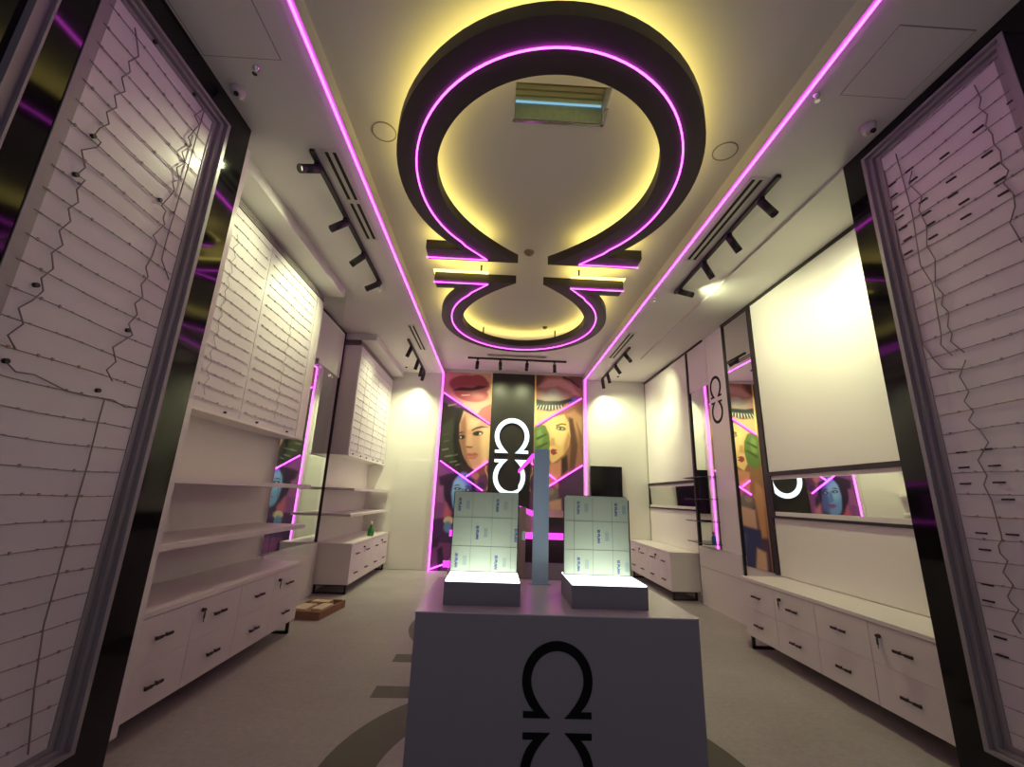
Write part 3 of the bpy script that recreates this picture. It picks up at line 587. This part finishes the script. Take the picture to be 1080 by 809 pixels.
# ------------------------------------------------------------------ back wall
def paint(x0, x1, z0, z1, step, cmds):
    nx, nz = int((x1-x0)/step)+1, int((z1-z0)/step)+1
    xs = np.linspace(x0, x1, nx); zs = np.linspace(z0, z1, nz)
    X, Z = np.meshgrid(xs, zs)
    col = np.zeros((nz, nx, 3))
    for k, c, g, soft in cmds:
        if k == 'p':
            inside = np.zeros(X.shape, bool); dist = np.full(X.shape, 9.0)
            for i in range(len(g)):
                (ax, az), (bx, bz) = g[i], g[(i+1) % len(g)]
                cond = ((az > Z) != (bz > Z)) & (X < (bx-ax)*(Z-az)/((bz-az) if abs(bz-az) > 1e-9 else 1e-9) + ax)
                inside ^= cond
                L2 = (bx-ax)**2 + (bz-az)**2 + 1e-12
                tt = np.clip(((X-ax)*(bx-ax) + (Z-az)*(bz-az))/L2, 0, 1)
                dist = np.minimum(dist, np.hypot(X-ax-tt*(bx-ax), Z-az-tt*(bz-az)))
            sd = np.where(inside, dist, -dist)
        else:
            cx, cz, rx, rz, rot = g
            u = (X-cx)*math.cos(rot) + (Z-cz)*math.sin(rot); v = -(X-cx)*math.sin(rot) + (Z-cz)*math.cos(rot)
            sd = (1 - np.hypot(u/rx, v/rz))*min(rx, rz)
        s = max(soft, 0.006)
        a = np.clip(sd/(2*s) + 0.5, 0, 1); a = a*a*(3-2*a)
        col = col*(1-a[..., None]) + np.array(c)[None, None, :]*a[..., None]
    return xs, zs, col

def poster(x0, x1, z0, z1, y, cmds, label):
    xs, zs, col = paint(x0, x1, z0, z1, 0.0115, cmds)
    nx, nz = len(xs), len(zs)
    V = [(float(x), y, float(z)) for z in zs for x in xs]
    Fc = [(j*nx+i, j*nx+i+1, (j+1)*nx+i+1, (j+1)*nx+i) for j in range(nz-1) for i in range(nx-1)]
    # wrap into a thin board
    b = len(V); V += [(x0, y+0.02, z0), (x1, y+0.02, z0), (x1, y+0.02, z1), (x0, y+0.02, z1)]
    Fc.append((b+3, b+2, b+1, b))
    bot = [i for i in range(nx)]; top = [(nz-1)*nx+i for i in range(nx)]
    lef = [j*nx for j in range(nz)]; rig = [j*nx+nx-1 for j in range(nz)]
    Fc.append(tuple(bot[::-1] + [b, b+1])); Fc.append(tuple(top + [b+2, b+3]))
    Fc.append(tuple(lef + [b+3, b])); Fc.append(tuple(rig[::-1] + [b+1, b+2]))
    me = bpy.data.meshes.new('poster'); me.from_pydata(V, [], Fc); me.update()
    at = me.color_attributes.new('print', 'FLOAT_COLOR', 'POINT')
    lc = np.ones((len(V), 4), np.float32)*0.3
    cc = np.clip(col.reshape(-1, 3)/255, 0, 1)
    lc[:b, :3] = np.where(cc <= 0.04045, cc/12.92, ((cc+0.055)/1.055)**2.4); lc[:, 3] = 1
    at.data.foreach_set('color', lc.ravel())
    m, n, l = new_mat('poster_print')
    a = n.new('ShaderNodeVertexColor'); a.layer_name = 'print'
    hs = n.new('ShaderNodeHueSaturation'); hs.inputs['Saturation'].default_value = 0.86; hs.inputs['Value'].default_value = 1.0
    l.new(a.outputs['Color'], hs.inputs['Color'])
    l.new(hs.outputs['Color'], n['Principled BSDF'].inputs['Base Color']); n['Principled BSDF'].inputs['Roughness'].default_value = 0.45
    me.materials.append(m)
    o = bpy.data.objects.new('poster', me); C.objects.link(o)
    tag(o, label, 'poster', 'tall beauty posters on the back wall')
YP = 9.438
poster(-1.25, -0.16, 0.0, 4.215, YP, POSTER_L, 'tall poster with red lips above a dark haired woman and a blue face')
poster(0.805, 1.905, 0.0, 4.235, YP, POSTER_R, 'tall poster with a closed made-up eye above a woman behind a green leaf')
tag(MB().box(-0.16, 0.805, 9.415, YB-0.002, 0, 4.225).build('feature_panel', 'panelblack'), 'tall glossy black panel between the two posters, behind the glowing sign', 'wall panel')
t = thing('omega_sign', 'glowing white double omega sign on the black back panel', 'sign', (0.325, 9.4, 1.5))
for cz, sg, nm in ((2.79, 1, 'letter'), (2.79-2.19*0.40, -1, 'letter')):
    MB().prism(omega(0.2), lambda u, v: (0.325+0.378*u, 9.37, cz+sg*0.40*v), lambda u, v: (0.325+0.378*u, 9.39, cz+sg*0.40*v)).build(nm, 'sign', t)
    MB().prism(omega(0.2), lambda u, v: (0.325+0.37*u, 9.39, cz+sg*0.395*v), lambda u, v: (0.325+0.37*u, 9.415, cz+sg*0.395*v)).build('backing', 'blackmetal', t)
NL = {'A': 'pink neon line slanting below the red lips on the poster', 'B': 'pink neon line slanting between the portrait and the blue face',
      'C': 'short pink neon line rising under the portrait to the black panel', 'G': 'short pink neon line at the foot of the lips poster',
      'RA': 'pink neon line slanting below the made-up eye on the poster', 'RB': 'pink neon line slanting under the face behind the leaf',
      'RC': 'short pink neon branch under the face behind the leaf', 'D': 'thick pink neon bar slanting upward across the black panel',
      'E': 'thick pink neon bar slanting downward low on the black panel'}
for k, (a, b) in NEON.items():
    r = 0.0095; y = YP - 0.03
    if k in 'DE': continue
    d = Vector((b[0]-a[0], 0, b[1]-a[1])).normalized(); nn = Vector((-d.z, 0, d.x))*r
    p, q = Vector((a[0], y, a[1])), Vector((b[0], y, b[1]))
    if k == 'G': p.z = 0.03
    o = MB().prism([(0, -1), (1, -1), (1, 1), (0, 1)], lambda u, v: p+(q-p)*u+nn*v, lambda u, v: p+(q-p)*u+nn*v+Vector((0, 0.028, 0))).build('neon_sign', 'pink')
    tag(o, NL[k], 'neon light', 'pink neon lines on the posters')
tag(MB().box(2.065, 2.745, 9.40, YB, 1.30, 2.218).bevel(0.008).build('wall_screen', 'screen'), 'black wall screen on the back wall right of the posters', 'screen')

# island behind the counter with an upright mirror panel edged in pink light
t = thing('display_island', 'second display island with pink light bands, standing behind the front counter', 'display island', (0.3, 4.4, 0))
MB().box(-0.325, 0.95, 3.42, 5.55, 0, 1.03).bevel(0.006).build('body', 'counter', t)
MB().box(-0.30, 0.925, 3.45, 5.52, 1.03, 1.21).build('glass_case', 'desk', t)
MB().box(0.312, 0.925, 3.45, 5.52, 1.21, 1.36).build('glass_case', 'desk', t)
MB().box(-0.328, 0.953, 3.41, 3.449, 1.20, 1.245).build('light_band', 'pinkdeep', t)
MB().box(-0.36, -0.30, 3.40, 3.419, 0.985, 1.03).build('light_band', 'pinkdeep', t)
MB().box(0.165, 0.245, 3.39, 3.41, 0.9, 1.43).build('upright', 'deskpale', t)
MB().box(0.292, 0.308, 3.42, 5.55, 1.405, 1.80).build('mirror_panel', 'darkmirror', t)
for z in (1.385, 1.82): MB().box(0.285, 0.315, 3.42, 5.55, z-0.02, z+0.02).build('light_band', 'pinkdeep', t)
MB().box(0.290, 0.310, 3.46, 5.53, 1.21, 1.365).build('mirror_base', 'deskpale', t)

# ------------------------------------------------------------------ big black display frames at the entrance
def display_frame(s, xf, xw, y0, y1, yo0, yo1, zo0, zo1, xp, wires, clips, nodes, label):
    """s: +1 right wall, -1 left wall; opening yo0..yo1, zo0..zo1"""
    t = thing('display_wall', label, 'display wall', ((xf+xw)/2, (y0+y1)/2, 0), 'tall black display frames at the entrance')
    m = MB()
    m.box(xf, xw, y0, yo0, 0, ZC-0.002); m.box(xf, xw, yo1, y1, 0, ZC-0.002); m.box(xf, xw, yo0, yo1, 0, zo0); m.box(xf, xw, yo0, yo1, zo1, ZC-0.002)
    m.box(xp+s*0.012, xw, yo0, yo1, zo0, zo1)
    m.build('surround', 'blackgloss', t)
    MB().box(xp, xp+s*0.011, yo0, yo1, zo0, zo1).build('panel', 'panelwhite', t)
    # stepped aluminium frame lining the opening
    m = MB()
    for (dx0, dx1, w0, w1) in ((-0.006, 0.02, 0, 0.028), (0.02, 0.045, 0, 0.06), (0.045, 0.05, 0, 0.10)):
        a, b = xf+s*dx0, xf+s*dx1
        if s*dx1 > abs(xp-xf): b = xp
        m.box(a, b, yo1-w1, yo1, zo0, zo1); m.box(a, b, yo0, yo0+w1, zo0, zo1)
        m.box(a, b, yo0+w1, yo1-w1, zo0, zo0+w1*0.7); m.box(a, b, yo0+w1, yo1-w1, zo1-w1*0.7, zo1)
    m.build('aluminium_frame', 'alu', t)
    # horizontal cable rails with little hooks
    z = zo0 + 0.14; k = 0
    while z < zo1 - 0.08:
        m = MB(); xr = xp - s*0.006
        zz = lambda y: z + 0.004*math.sin(9*y + k)
        ys = [yo0+0.06 + (yo1-yo0-0.17)*i/14 for i in range(15)]
        m.tube([(xr, y, zz(y)) for y in ys], 0.0026, 5)
        y = yo0 + 0.1 + random.random()*0.05
        while y < yo1 - 0.15:
            hh = random.choice((0.004, 0.005, 0.008)); m.box(xr-0.003, xr+0.003, y-0.005, y+0.005, zz(y)-hh*0.6, zz(y)+hh); y += random.uniform(0.05, 0.13)
        m.build('cable_rail', 'copper' if k in (9, 14) else 'rail', t); z += 0.12; k += 1
    for wv in wires:
        MB().tube([(xp - s*0.012, y, z2) for y, z2 in wv if yo0 < y < yo1 and zo0 < z2 < zo1], 0.0034, 6).build('wire', 'wire', t)
    for y, z2 in clips:
        if yo0 < y < yo1: MB().box(xp - s*0.009, xp, y-0.028, y+0.028, z2-0.0045, z2+0.0045).build('clip', 'clip', t)
    for y, z2 in nodes:
        MB().cyl((xp - s*0.016, y, z2), (xp, y, z2), 0.011, n=12).build('cable_knob', 'clip', t)
    return t
tl = display_frame(-1, -2.0, XL, 0.7, 2.78, 1.60, 2.567, 0.214, 3.99, -2.05, WIRES_L, [], NODES_L, 'tall glossy black frame with white cabled panel, left of the entrance')
MB().box(-2.0, -1.965, 1.375, 1.385, 0, 4.15).box(-2.0, -1.965, 1.435, 1.445, 0, 4.15).box(-2.0, -1.985, 1.385, 1.435, 0, 4.15).build('mullion', 'alu', tl)
display_frame(1, 2.7, XR, 0.7, 2.80, 1.69, 2.635, 0.266, 4.09, 2.75, WIRES_R, CLIPS_R, [], 'tall glossy black frame with white panel and dark clips, right of the entrance')

# ------------------------------------------------------------------ drawer cabinets
def handle(xf, s, y, z, L, parent):
    m = MB(); o = -s*0.026
    for sg in (-1, 1):
        m.cyl((xf, y+sg*L*0.30, z), (xf+o, y+sg*L*0.30, z), 0.006, n=8)
        m.box(xf+o-0.006, xf+o+0.006, y+sg*L*0.5, y+sg*L*0.12, z-0.0085, z+0.0085)
    m.box(xf+o-0.004, xf+o+0.004, y-L*0.12, y+L*0.12, z-0.005, z+0.005)
    return m.build('handle', 'handle', parent)
def cabinet(s, xf, xw, seams, locks, label, zt=0.722, zb=0.135):
    y0, y1 = seams[0], seams[-1]
    t = thing('drawer_cabinet', label, 'cabinet', ((xf+xw)/2, (y0+y1)/2, 0), 'long white drawer cabinets along the walls')
    xb = xf + s*0.02
    m = MB().box(xb, xw, y0, y1, zb, zt-0.03); m.build('body', 'cab', t)
    MB().box(xf - s*0.004, xw, y0-0.004, y1+0.004, zt-0.03, zt).bevel(0.003).build('top', 'shelf', t)
    g = 0.0025
    for i in range(len(seams)-1):
        a, b = seams[i]+g, seams[i+1]-g
        for k, (za, zc, zh) in enumerate(((0.418, zt-0.036, 0.553), (zb, 0.4165, 0.272))):
            d = MB().box(xf, xb, a, b, za, zc).bevel(0.002).build('drawer', 'cab', t)
            handle(xf, s, (a+b)/2, zh, 0.15, d)
            if k == 0 and i in locks:
                ky = b-0.09 if locks[i] > 0 else a+0.09
                kk = MB().cyl((xf, ky, 0.612), (xf - s*0.022, ky, 0.612), 0.014, n=14)
                kk.box(xf - s*0.02, xf - s*0.026, ky-0.028, ky+0.012, 0.606, 0.62)
                kk.box(xf - s*0.02, xf - s*0.024, ky-0.008, ky+0.008, 0.555, 0.598); kk.box(xf - s*0.02, xf - s*0.024, ky-0.002, ky+0.002, 0.53, 0.556)
                kk.build('lock', 'clip', d)
    for y in (y0+0.05, y1-0.05):
        q = 0.014
        m = MB(); xa, xc = xf + s*0.03, xw - s*0.05
        m.box(xa, xa+s*0.028, y-q, y+q, 0, zb); m.box(xc, xc-s*0.028, y-q, y+q, 0, zb); m.box(xa, xc, y-q, y+q, 0, 0.026); m.box(xa, xc, y-q, y+q, zb-0.022, zb)
        m.build('leg_frame', 'blackmetal', t)
    return t
LX, RX = -2.13, 2.85
cabinet(-1, LX, XL, [2.90, 3.50, 4.09, 4.67, 5.28], {1: -1, 3: -1}, 'long white drawer cabinet on the left below two shelves, next to the black frame')
cabinet(1, RX, XR, [2.90, 3.48, 4.045, 4.61, 5.185], {0: 1, 2: 1}, 'long white drawer cabinet on the right, next to the black frame')
cabinet(-1, -2.155, XL, [7.09, 7.66, 8.24, 8.82, 9.42], {1: -1, 3: -1}, 'white drawer cabinet at the far left corner with a green bottle on top')
cabinet(1, 2.885, XR, [7.33, 7.87, 8.40, 8.93, 9.44], {1: -1, 2: 1}, 'white drawer cabinet at the far right corner below a dark slot mirror')

# ------------------------------------------------------------------ left wall displays
def wall_display(y0, y1, x, ztop, zbot, cols, label, step, gable):
    t = thing('display_unit', label, 'wall display', (XL, (y0+y1)/2, zbot), 'white cabled wall displays on the left')
    MB().box(XL, x-0.012, y0, y1, zbot, ztop).build('body', 'shelf', t)
    m = MB()
    for i in range(3): m.box(XL+0.02, x+0.004-0.006*i, y0, y1, ztop+0.012+i*0.030, ztop+0.028+i*0.030)
    m.box(XL+0.02, x-0.03, y0, y1, ztop, ztop+0.10); m.build('header_trim', 'seam', t)
    MB().box(x-0.012, x+0.012, y0, y1, zbot-0.012, zbot+0.012).build('bottom_rail', 'shelf', t)
    for a, b in cols:
        MB().box(x-0.012, x, a+0.004, b-0.004, zbot+0.012, ztop).build('panel', 'panelwhite', t)
        z = zbot+0.09; k = 0
        while z < ztop-0.05:
            m = MB().tube([(x+0.006, a+0.05+(b-a-0.1)*i/8, z+0.004*math.sin(5*i+k)) for i in range(9)], 0.003, 5)
            y = a+0.08
            while y < b-0.08: m.box(x+0.002, x+0.010, y-0.006, y+0.006, z-0.005, z+0.009); y += random.uniform(0.08, 0.2)
            m.build('cable_rail', 'railpale', t); z += step; k += 1
        for fy in (0.52,):
            pts = []; z = ztop-0.25; k = 0
            while z > zbot+0.06: pts.append((x+0.01, a+(b-a)*fy+(0.022 if k % 2 else -0.022)*random.uniform(.5, 1.4), z)); z -= 0.07; k += 1
            MB().tube(pts, 0.0024, 5).build('wire', 'railpale', t)
        for fy in (0.25, 0.8): MB().cyl((x, a+(b-a)*fy, zbot+0.035), (x+0.02, a+(b-a)*fy, zbot+0.035), 0.010, n=10).build('cable_knob', 'clip', t)
    if gable: MB().box(XL, -2.035, y0-0.055, y0-0.002, 0.14, 4.05).build('side_panel', 'gloss', t)
    return t
wd = wall_display(2.88, 5.42, -2.42, 3.945, 2.10, [(2.89, 4.055), (4.055, 5.22)], 'large white cabled wall display above the near left shelves', 0.112, True)
MB().box(-2.432, -2.415, 5.22, 5.42, 2.10, 3.945).build('end_panel', 'gloss', wd)
wd = wall_display(7.10, 9.44, -2.40, 3.945, 2.07, [(7.11, 7.89), (7.89, 8.67), (8.67, 9.43)], 'white cabled wall display in the far left corner above shelves', 0.125, False)
for (x, y0, y1, z, lb) in ((-2.15, 2.88, 5.24, 1.535, 'upper white shelf below the near left cabled display'), (-2.15, 2.88, 5.24, 1.10, 'lower white shelf above the near left drawer cabinet'),
                           (-2.235, 7.10, 9.43, 1.53, 'upper white shelf in the far left corner'), (-2.235, 7.10, 9.43, 1.135, 'lower white shelf above the green bottle in the far left corner')):
    tag(MB().box(XL, x, y0, y1, z-0.02, z+0.02).bevel(0.003).build('wall_shelf', 'shelf'), lb, 'shelf', 'long white wall shelves on the left')
tag(MB().box(XL, -2.70, 5.46, 7.03, 0.74, 3.32).build('wall_mirror', 'mirror'), 'tall frameless wall mirror on the left reflecting the purple poster', 'mirror', 'tall frameless wall mirrors')
tag(MB().box(XL+0.002, -2.69, 5.45, 7.03, 3.33, 4.115).build('fascia_board', 'gloss'), 'white board above the left wall mirror, under the dark trim', 'board')
m = MB().box(XL, -2.655, 5.44, 7.03, 0, 0.735).bevel(0.004); tag(m.build('mirror_plinth', 'cab'), 'low white plinth under the left wall mirror', 'plinth', 'white plinths below the wall mirrors')
t = thing('glass_partition', 'clear glass fin beside the left wall mirror with metal fittings', 'glass panel', (-2.45, 5.62, 0.735))
MB().box(-2.70, -2.21, 5.615, 5.625, 0.74, 4.165).build('pane', 'glass', t)
MB().box(-2.62, -2.58, 5.605, 5.635, 3.18, 3.26).build('clamp', 'chrome', t)
MB().box(-2.50, -2.45, 5.605, 5.635, 3.14, 3.22).build('clamp', 'chrome', t)
MB().cyl((-2.27, 5.59, 2.985), (-2.27, 5.65, 2.985), 0.022, n=14).build('knob', 'chrome', t)

# ------------------------------------------------------------------ right wall boards and mirrors
def board(y0, y1, z0, z1, label, grp='glossy white wall boards on the right'):
    tag(MB().box(3.342, XR, y0, y1, z0, z1).bevel(0.003).build('wall_board', 'board'), label, 'wall board', grp)
board(2.82, 5.22, 1.905, 4.11, 'large glossy white wall board with a bright light pool, upper right')
board(2.82, 5.22, 0.73, 1.365, 'low white wall board between slot mirror and near right cabinet')
board(7.25, 9.435, 1.89, 4.115, 'glossy white wall board in the far right corner, above the slot mirror')
board(7.25, 9.435, 0.73, 1.375, 'low white wall board above the far right cabinet')
def slot(y0, y1, z0, z1, label):
    t = thing('slot_mirror', label, 'mirror', (XR, (y0+y1)/2, z0), 'dark framed slot mirrors')
    b = 0.045
    m = MB(); m.box(3.32, XR, y0, y1, z1-b, z1); m.box(3.315, XR, y0, y1, z0, z0+b*0.6); m.box(3.325, XR, y1-b*0.8, y1, z0, z1); m.build('frame', 'darktrim', t)
    e = 0.045
    m = MB(); m.box(3.338, XR, y0, y1-0.03, z1-b-e, z1-b); m.box(3.338, XR, y0, y1-0.03, z0+b*0.6, z0+b*0.6+e); m.build('reveal', 'shelf', t)
    za, zb = z0+b*0.6+e, z1-b-e                     # the glass leans slightly forward
    MB().prism([(3.3485, za), (3.359, za), (3.359, zb), (3.3385, zb)], lambda u, v: (u, y0, v), lambda u, v: (u, y1-0.03, v)).build('mirror_glass', 'mirror', t)
slot(2.82, 5.22, 1.368, 1.90, 'long dark framed slot mirror between two white boards, near right')
slot(7.25, 9.44, 1.378, 1.885, 'long dark framed slot mirror in the far right corner')
tag(MB().box(3.35, XR, 5.305, 5.95, 0.735, 4.11).build('wall_mirror', 'mirror'), 'narrow full height mirror strip reflecting the green leaf poster, right', 'mirror', 'tall frameless wall mirrors')
tag(MB().box(3.35, XR, 6.53, 7.195, 0.86, 3.36).build('wall_mirror', 'mirror'), 'wall mirror behind glass shelves on the right reflecting the pink strip', 'mirror', 'tall frameless wall mirrors')
tag(MB().box(3.345, XR-0.002, 6.53, 7.195, 3.36, 4.115).build('fascia_board', 'gloss'), 'white board above the mirror with glass shelves, right wall', 'board')
t = thing('logo_board', 'tall narrow white board with a black double omega, right wall', 'sign', (XR, 6.25, 0.86))
MB().box(3.345, XR-0.002, 5.985, 6.525, 0.86, 4.11).build('board', 'board', t)
lm = MB()
for cz, sg in ((3.255, 1), (3.255-2.19*0.178, -1)):
    lm.prism(omega(0.2), lambda u, v: (3.341, 6.31-0.165*u, cz+sg*0.178*v), lambda u, v: (3.345, 6.31-0.165*u, cz+sg*0.178*v))
lm.build('logo', 'logo', t)
m = MB().box(3.31, XR, 5.985, 7.195, 0, 0.55).box(3.31, XR, 5.985, 7.195, 0.556, 0.85).bevel(0.003)
m.box(3.32, XR, 5.985, 7.195, 0.54, 0.57, 1); m.box(3.318, 3.35, 5.985, 7.195, 0.0, 0.02, 1)
tag(m.build('mirror_plinth', ['cab', 'darktrim']), 'white plinth with a dark seam below the mirror and omega board, right', 'plinth', 'white plinths below the wall mirrors')
for z, lb in ((1.90, 'topmost clear glass shelf on the right wall mirror'), (1.57, 'second highest clear glass shelf on the right wall mirror'), (1.245, 'third highest clear glass shelf on the right wall mirror'), (0.93, 'lowest clear glass shelf on the right wall mirror')):
    m = MB(); m.box(3.11, 3.35, 6.50, 7.15, z-0.006, z+0.006)
    for f in m.bm.faces:
        if abs(f.normal.z) < 0.5 and abs(f.calc_center_median().z - z) < 1e-4: f.material_index = 1
    tag(m.build('glass_shelf', ['glass', 'glassedge']), lb, 'glass shelf', 'clear glass shelves on the right wall')

# ------------------------------------------------------------------ small things
t = thing('spray_bottle', 'small green bottle with a pale cap on the far left cabinet', 'bottle', (-2.25, 8.42, 0.722))
MB().lathe([(0.05, 0), (0.058, 0.01), (0.056, 0.07), (0.03, 0.15), (0.018, 0.19), (0.016, 0.2)], -2.25, 8.42, 0.722).build('body', 'green', t)
MB().lathe([(0.017, 0.2), (0.019, 0.205), (0.019, 0.235), (0.012, 0.25)], -2.25, 8.42, 0.722).build('cap', 'cream', t)
t = thing('small_bottle', 'small blue bottle with a red cap standing on the lowest glass shelf', 'bottle', (3.27, 6.60, 0.936))
MB().lathe([(0.028, 0), (0.03, 0.005), (0.03, 0.09), (0.012, 0.12), (0.012, 0.13)], 3.27, 6.60, 0.936).build('body', 'blue', t)
MB().lathe([(0.016, 0.13), (0.018, 0.135), (0.018, 0.16), (0.01, 0.17)], 3.27, 6.60, 0.936).build('cap', 'red', t)

t = thing('wooden_tray', 'low wooden tray lying on the floor past the near left cabinet', 'tray', (-2.2, 6.1, 0))
R8 = Matrix.Rotation(math.radians(-8), 4, 'Z')
def rb(m, *b):
    n0 = len(m.bm.verts); m.box(*b); m.bm.verts.ensure_lookup_table()
    for v in m.bm.verts[n0:]: v.co = R8 @ Vector((v.co.x+2.2, v.co.y-6.1, v.co.z)) + Vector((-2.2, 6.1, 0))
    return m
m = MB(); rb(m, -2.42, -1.98, 5.76, 6.42, 0.0, 0.03)
for b in ((-2.42, -2.40, 5.76, 6.42, 0.03, 0.09), (-2.0, -1.98, 5.76, 6.42, 0.03, 0.09), (-2.40, -2.0, 5.76, 5.78, 0.03, 0.09), (-2.40, -2.0, 6.40, 6.42, 0.03, 0.09)): rb(m, *b)
m.build('body', 'wood', t)
for b, lb in (((-2.38, -2.20, 5.82, 6.10, 0.031, 0.10), 'pale flat sample lying at the near end of the wooden tray'), ((-2.17, -2.03, 5.90, 6.20, 0.031, 0.088), 'pale flat sample lying on the outer side of the wooden tray'), ((-2.36, -2.12, 6.22, 6.36, 0.031, 0.095), 'pale flat sample lying at the far end of the wooden tray')):
    tag(rb(MB(), *b).bevel(0.006).build('sample_board', 'paper'), lb, 'sample', 'pale samples in the wooden tray')

# ------------------------------------------------------------------ floor inlay of the double omega
m = MB()
for cy, sg in ((2.80, 1), (2.80+1.25*2.30, -1)):
    m.prism(omega(0.16, 48), lambda u, v: (0.32+1.25*u, cy-sg*1.28*v, 0.0015), lambda u, v: (0.32+1.25*u, cy-sg*1.28*v, 0.0))
tag(m.build('floor_emblem', 'inlay'), 'dark double omega emblem inlaid in the floor around the counter', 'floor emblem')

# ------------------------------------------------------------------ display counter
CX0, CX1, CY0, CY1, CZ = -0.329, 0.943, 2.095, 2.93, 1.0
t = thing('display_counter', 'big white display counter with a black double omega, in the middle', 'counter', (0.307, 2.5, 0))
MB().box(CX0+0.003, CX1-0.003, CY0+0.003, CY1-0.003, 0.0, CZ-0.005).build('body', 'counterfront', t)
MB().box(CX0, CX1, CY0, CY1, CZ-0.005, CZ).bevel(0.001).build('top', 'counter', t)
for cz, sg in ((0.745, 1), (0.745-2.19*0.1515, -1)):
    MB().prism(omega(0.2), lambda u, v: (0.304+0.1515*u, CY0-0.002, cz+sg*0.1515*v), lambda u, v: (0.304+0.1515*u, CY0+0.003, cz+sg*0.1515*v)).build('logo', 'logo', t)

def text(body, size, m, parent, mw):
    cu = bpy.data.curves.new('film_print', 'FONT'); cu.body = body; cu.size = size; cu.align_x = 'CENTER'; cu.align_y = 'CENTER'; cu.offset = 0.0006
    tmp = bpy.data.objects.new('tmp', cu); C.objects.link(tmp)
    dg = bpy.context.evaluated_depsgraph_get()
    me = bpy.data.meshes.new_from_object(tmp.evaluated_get(dg)); bpy.data.objects.remove(tmp)
    me.transform(mw); me.materials.clear(); me.materials.append(M[m])
    o = bpy.data.objects.new('film_print', me); C.objects.link(o); o.parent = parent
    o.matrix_parent_inverse = Matrix.Translation(-Vector(parent.location)); return o
def light_box(x0, x1, txt, cuts, hl, vl, label):
    y0, y1, z0, z1 = 2.22, 2.56, CZ, 1.108
    t = thing('light_box', label, 'light box', ((x0+x1)/2, y0, CZ), 'glowing light boxes on the counter')
    MB().box(x0, x1, y0, y1, z0, z1-0.006).build('base', 'boxgrey', t)
    MB().box(x0+0.004, x1-0.004, y0+0.004, y1-0.004, z1-0.006, z1).build('diffuser', 'whiteglow', t)
    px0, px1, yb, zt = x0, x1-0.006, 2.47, 1.522
    c = 0.018
    out = [(px0, z1), (px1, z1), (px1, zt-(c if cuts else 0.004)), (px1-(c*0.7 if cuts else 0.004), zt), (px0+(c if cuts else 0.004), zt), (px0, zt-(c if cuts else 0.004))]
    pn = MB().prism(out, lambda u, v: (u, yb, v), lambda u, v: (u, yb+0.006, v)).build('back_panel', 'film', t)
    m = MB(); w = 0.003
    m.box(px0-0.001, px0+w, yb-0.001, yb+0.007, z1, zt-c*cuts); m.box(px1-w, px1+0.003, yb-0.001, yb+0.008, z1, zt-c*cuts); m.box(px0, px1, yb-0.001, yb+0.007, z1, z1+w)
    m.box(px0+c*cuts, px1-c*cuts, yb-0.001, yb+0.007, zt-w*0.6, zt+0.001); m.build('edge_trim', 'edge', pn)
    W, Hh = px1-px0, zt-z1
    m = MB()
    for f in hl: m.box(px0+0.004, px1-0.004, yb-0.0012, yb+0.0005, z1+Hh*f-0.0006, z1+Hh*f+0.0006)
    for f in vl: m.box(px0+W*f-0.0005, px0+W*f+0.0005, yb-0.0012, yb+0.0005, z1+0.004, zt-0.012)
    m.build('film_line', 'filmline', pn)
    for u, v, sz in txt:
        mw = Matrix.Translation((px0+W*u, yb-0.0015, z1+Hh*v)) @ Matrix.Rotation(PI/2, 4, 'Y') @ Matrix.Rotation(PI/2, 4, 'X')
        text('EI PLAN', 0.020*sz, 'print', pn, mw)
        mw = Matrix.Translation((px0+W*(u+0.12), yb-0.0015, z1+Hh*v)) @ Matrix.Rotation(PI/2, 4, 'Y') @ Matrix.Rotation(PI/2, 4, 'X')
        MB().box(px0+W*(u+0.10), px0+W*(u+0.155), yb-0.0012, yb+0.0005, z1+Hh*(v-0.055), z1+Hh*(v+0.055)).build('film_print', 'printpale', pn)
light_box(-0.222, 0.142, [(0.09, 0.83, 1), (0.67, 0.83, 1), (0.38, 0.48, 1), (0.965, 0.46, 1), (0.085, 0.13, 1), (0.68, 0.12, 1)], 0, (0.31, 0.67), (0.29, 0.6, 0.9), 'left glowing light box with a green film sheet, on the counter')
light_box(0.388, 0.757, [(0.22, 0.84, 1), (0.80, 0.83, 1), (0.53, 0.48, 1), (0.22, 0.13, 1), (0.82, 0.11, 1)], 1, (0.31, 0.67), (0.16, 0.44, 0.74), 'right glowing light box with a notched green film sheet, on the counter')
t = thing('mirror_post', 'slim blue-grey metal post standing on the counter between light boxes', 'post', (0.295, 2.8, CZ))
MB().box(0.247, 0.345, 2.795, 2.815, CZ+0.004, 1.808).bevel(0.002).build('post', 'steel', t)
MB().box(0.235, 0.357, 2.77, 2.84, CZ, CZ+0.006).bevel(0.002).build('foot', 'steel', t)

# ------------------------------------------------------------------ world and view
w = bpy.data.worlds.new('world'); bpy.context.scene.world = w; w.use_nodes = True
w.node_tree.nodes['Background'].inputs['Color'].default_value = (0.86, 0.90, 1.0, 1)
w.node_tree.nodes['Background'].inputs['Strength'].default_value = 0.21
sc = bpy.context.scene
sc.view_settings.view_transform = 'Standard'; sc.view_settings.look = 'None'; sc.view_settings.gamma = 1.0
sc.view_settings.exposure = 0.22; sc.view_settings.use_curve_mapping = False
sc.cycles.caustics_reflective = False; sc.cycles.caustics_refractive = False
sc.cycles.use_denoising = True; sc.cycles.sample_clamp_indirect = 5.0
sc.cycles.max_bounces = 10; sc.cycles.diffuse_bounces = 5; sc.cycles.glossy_bounces = 5
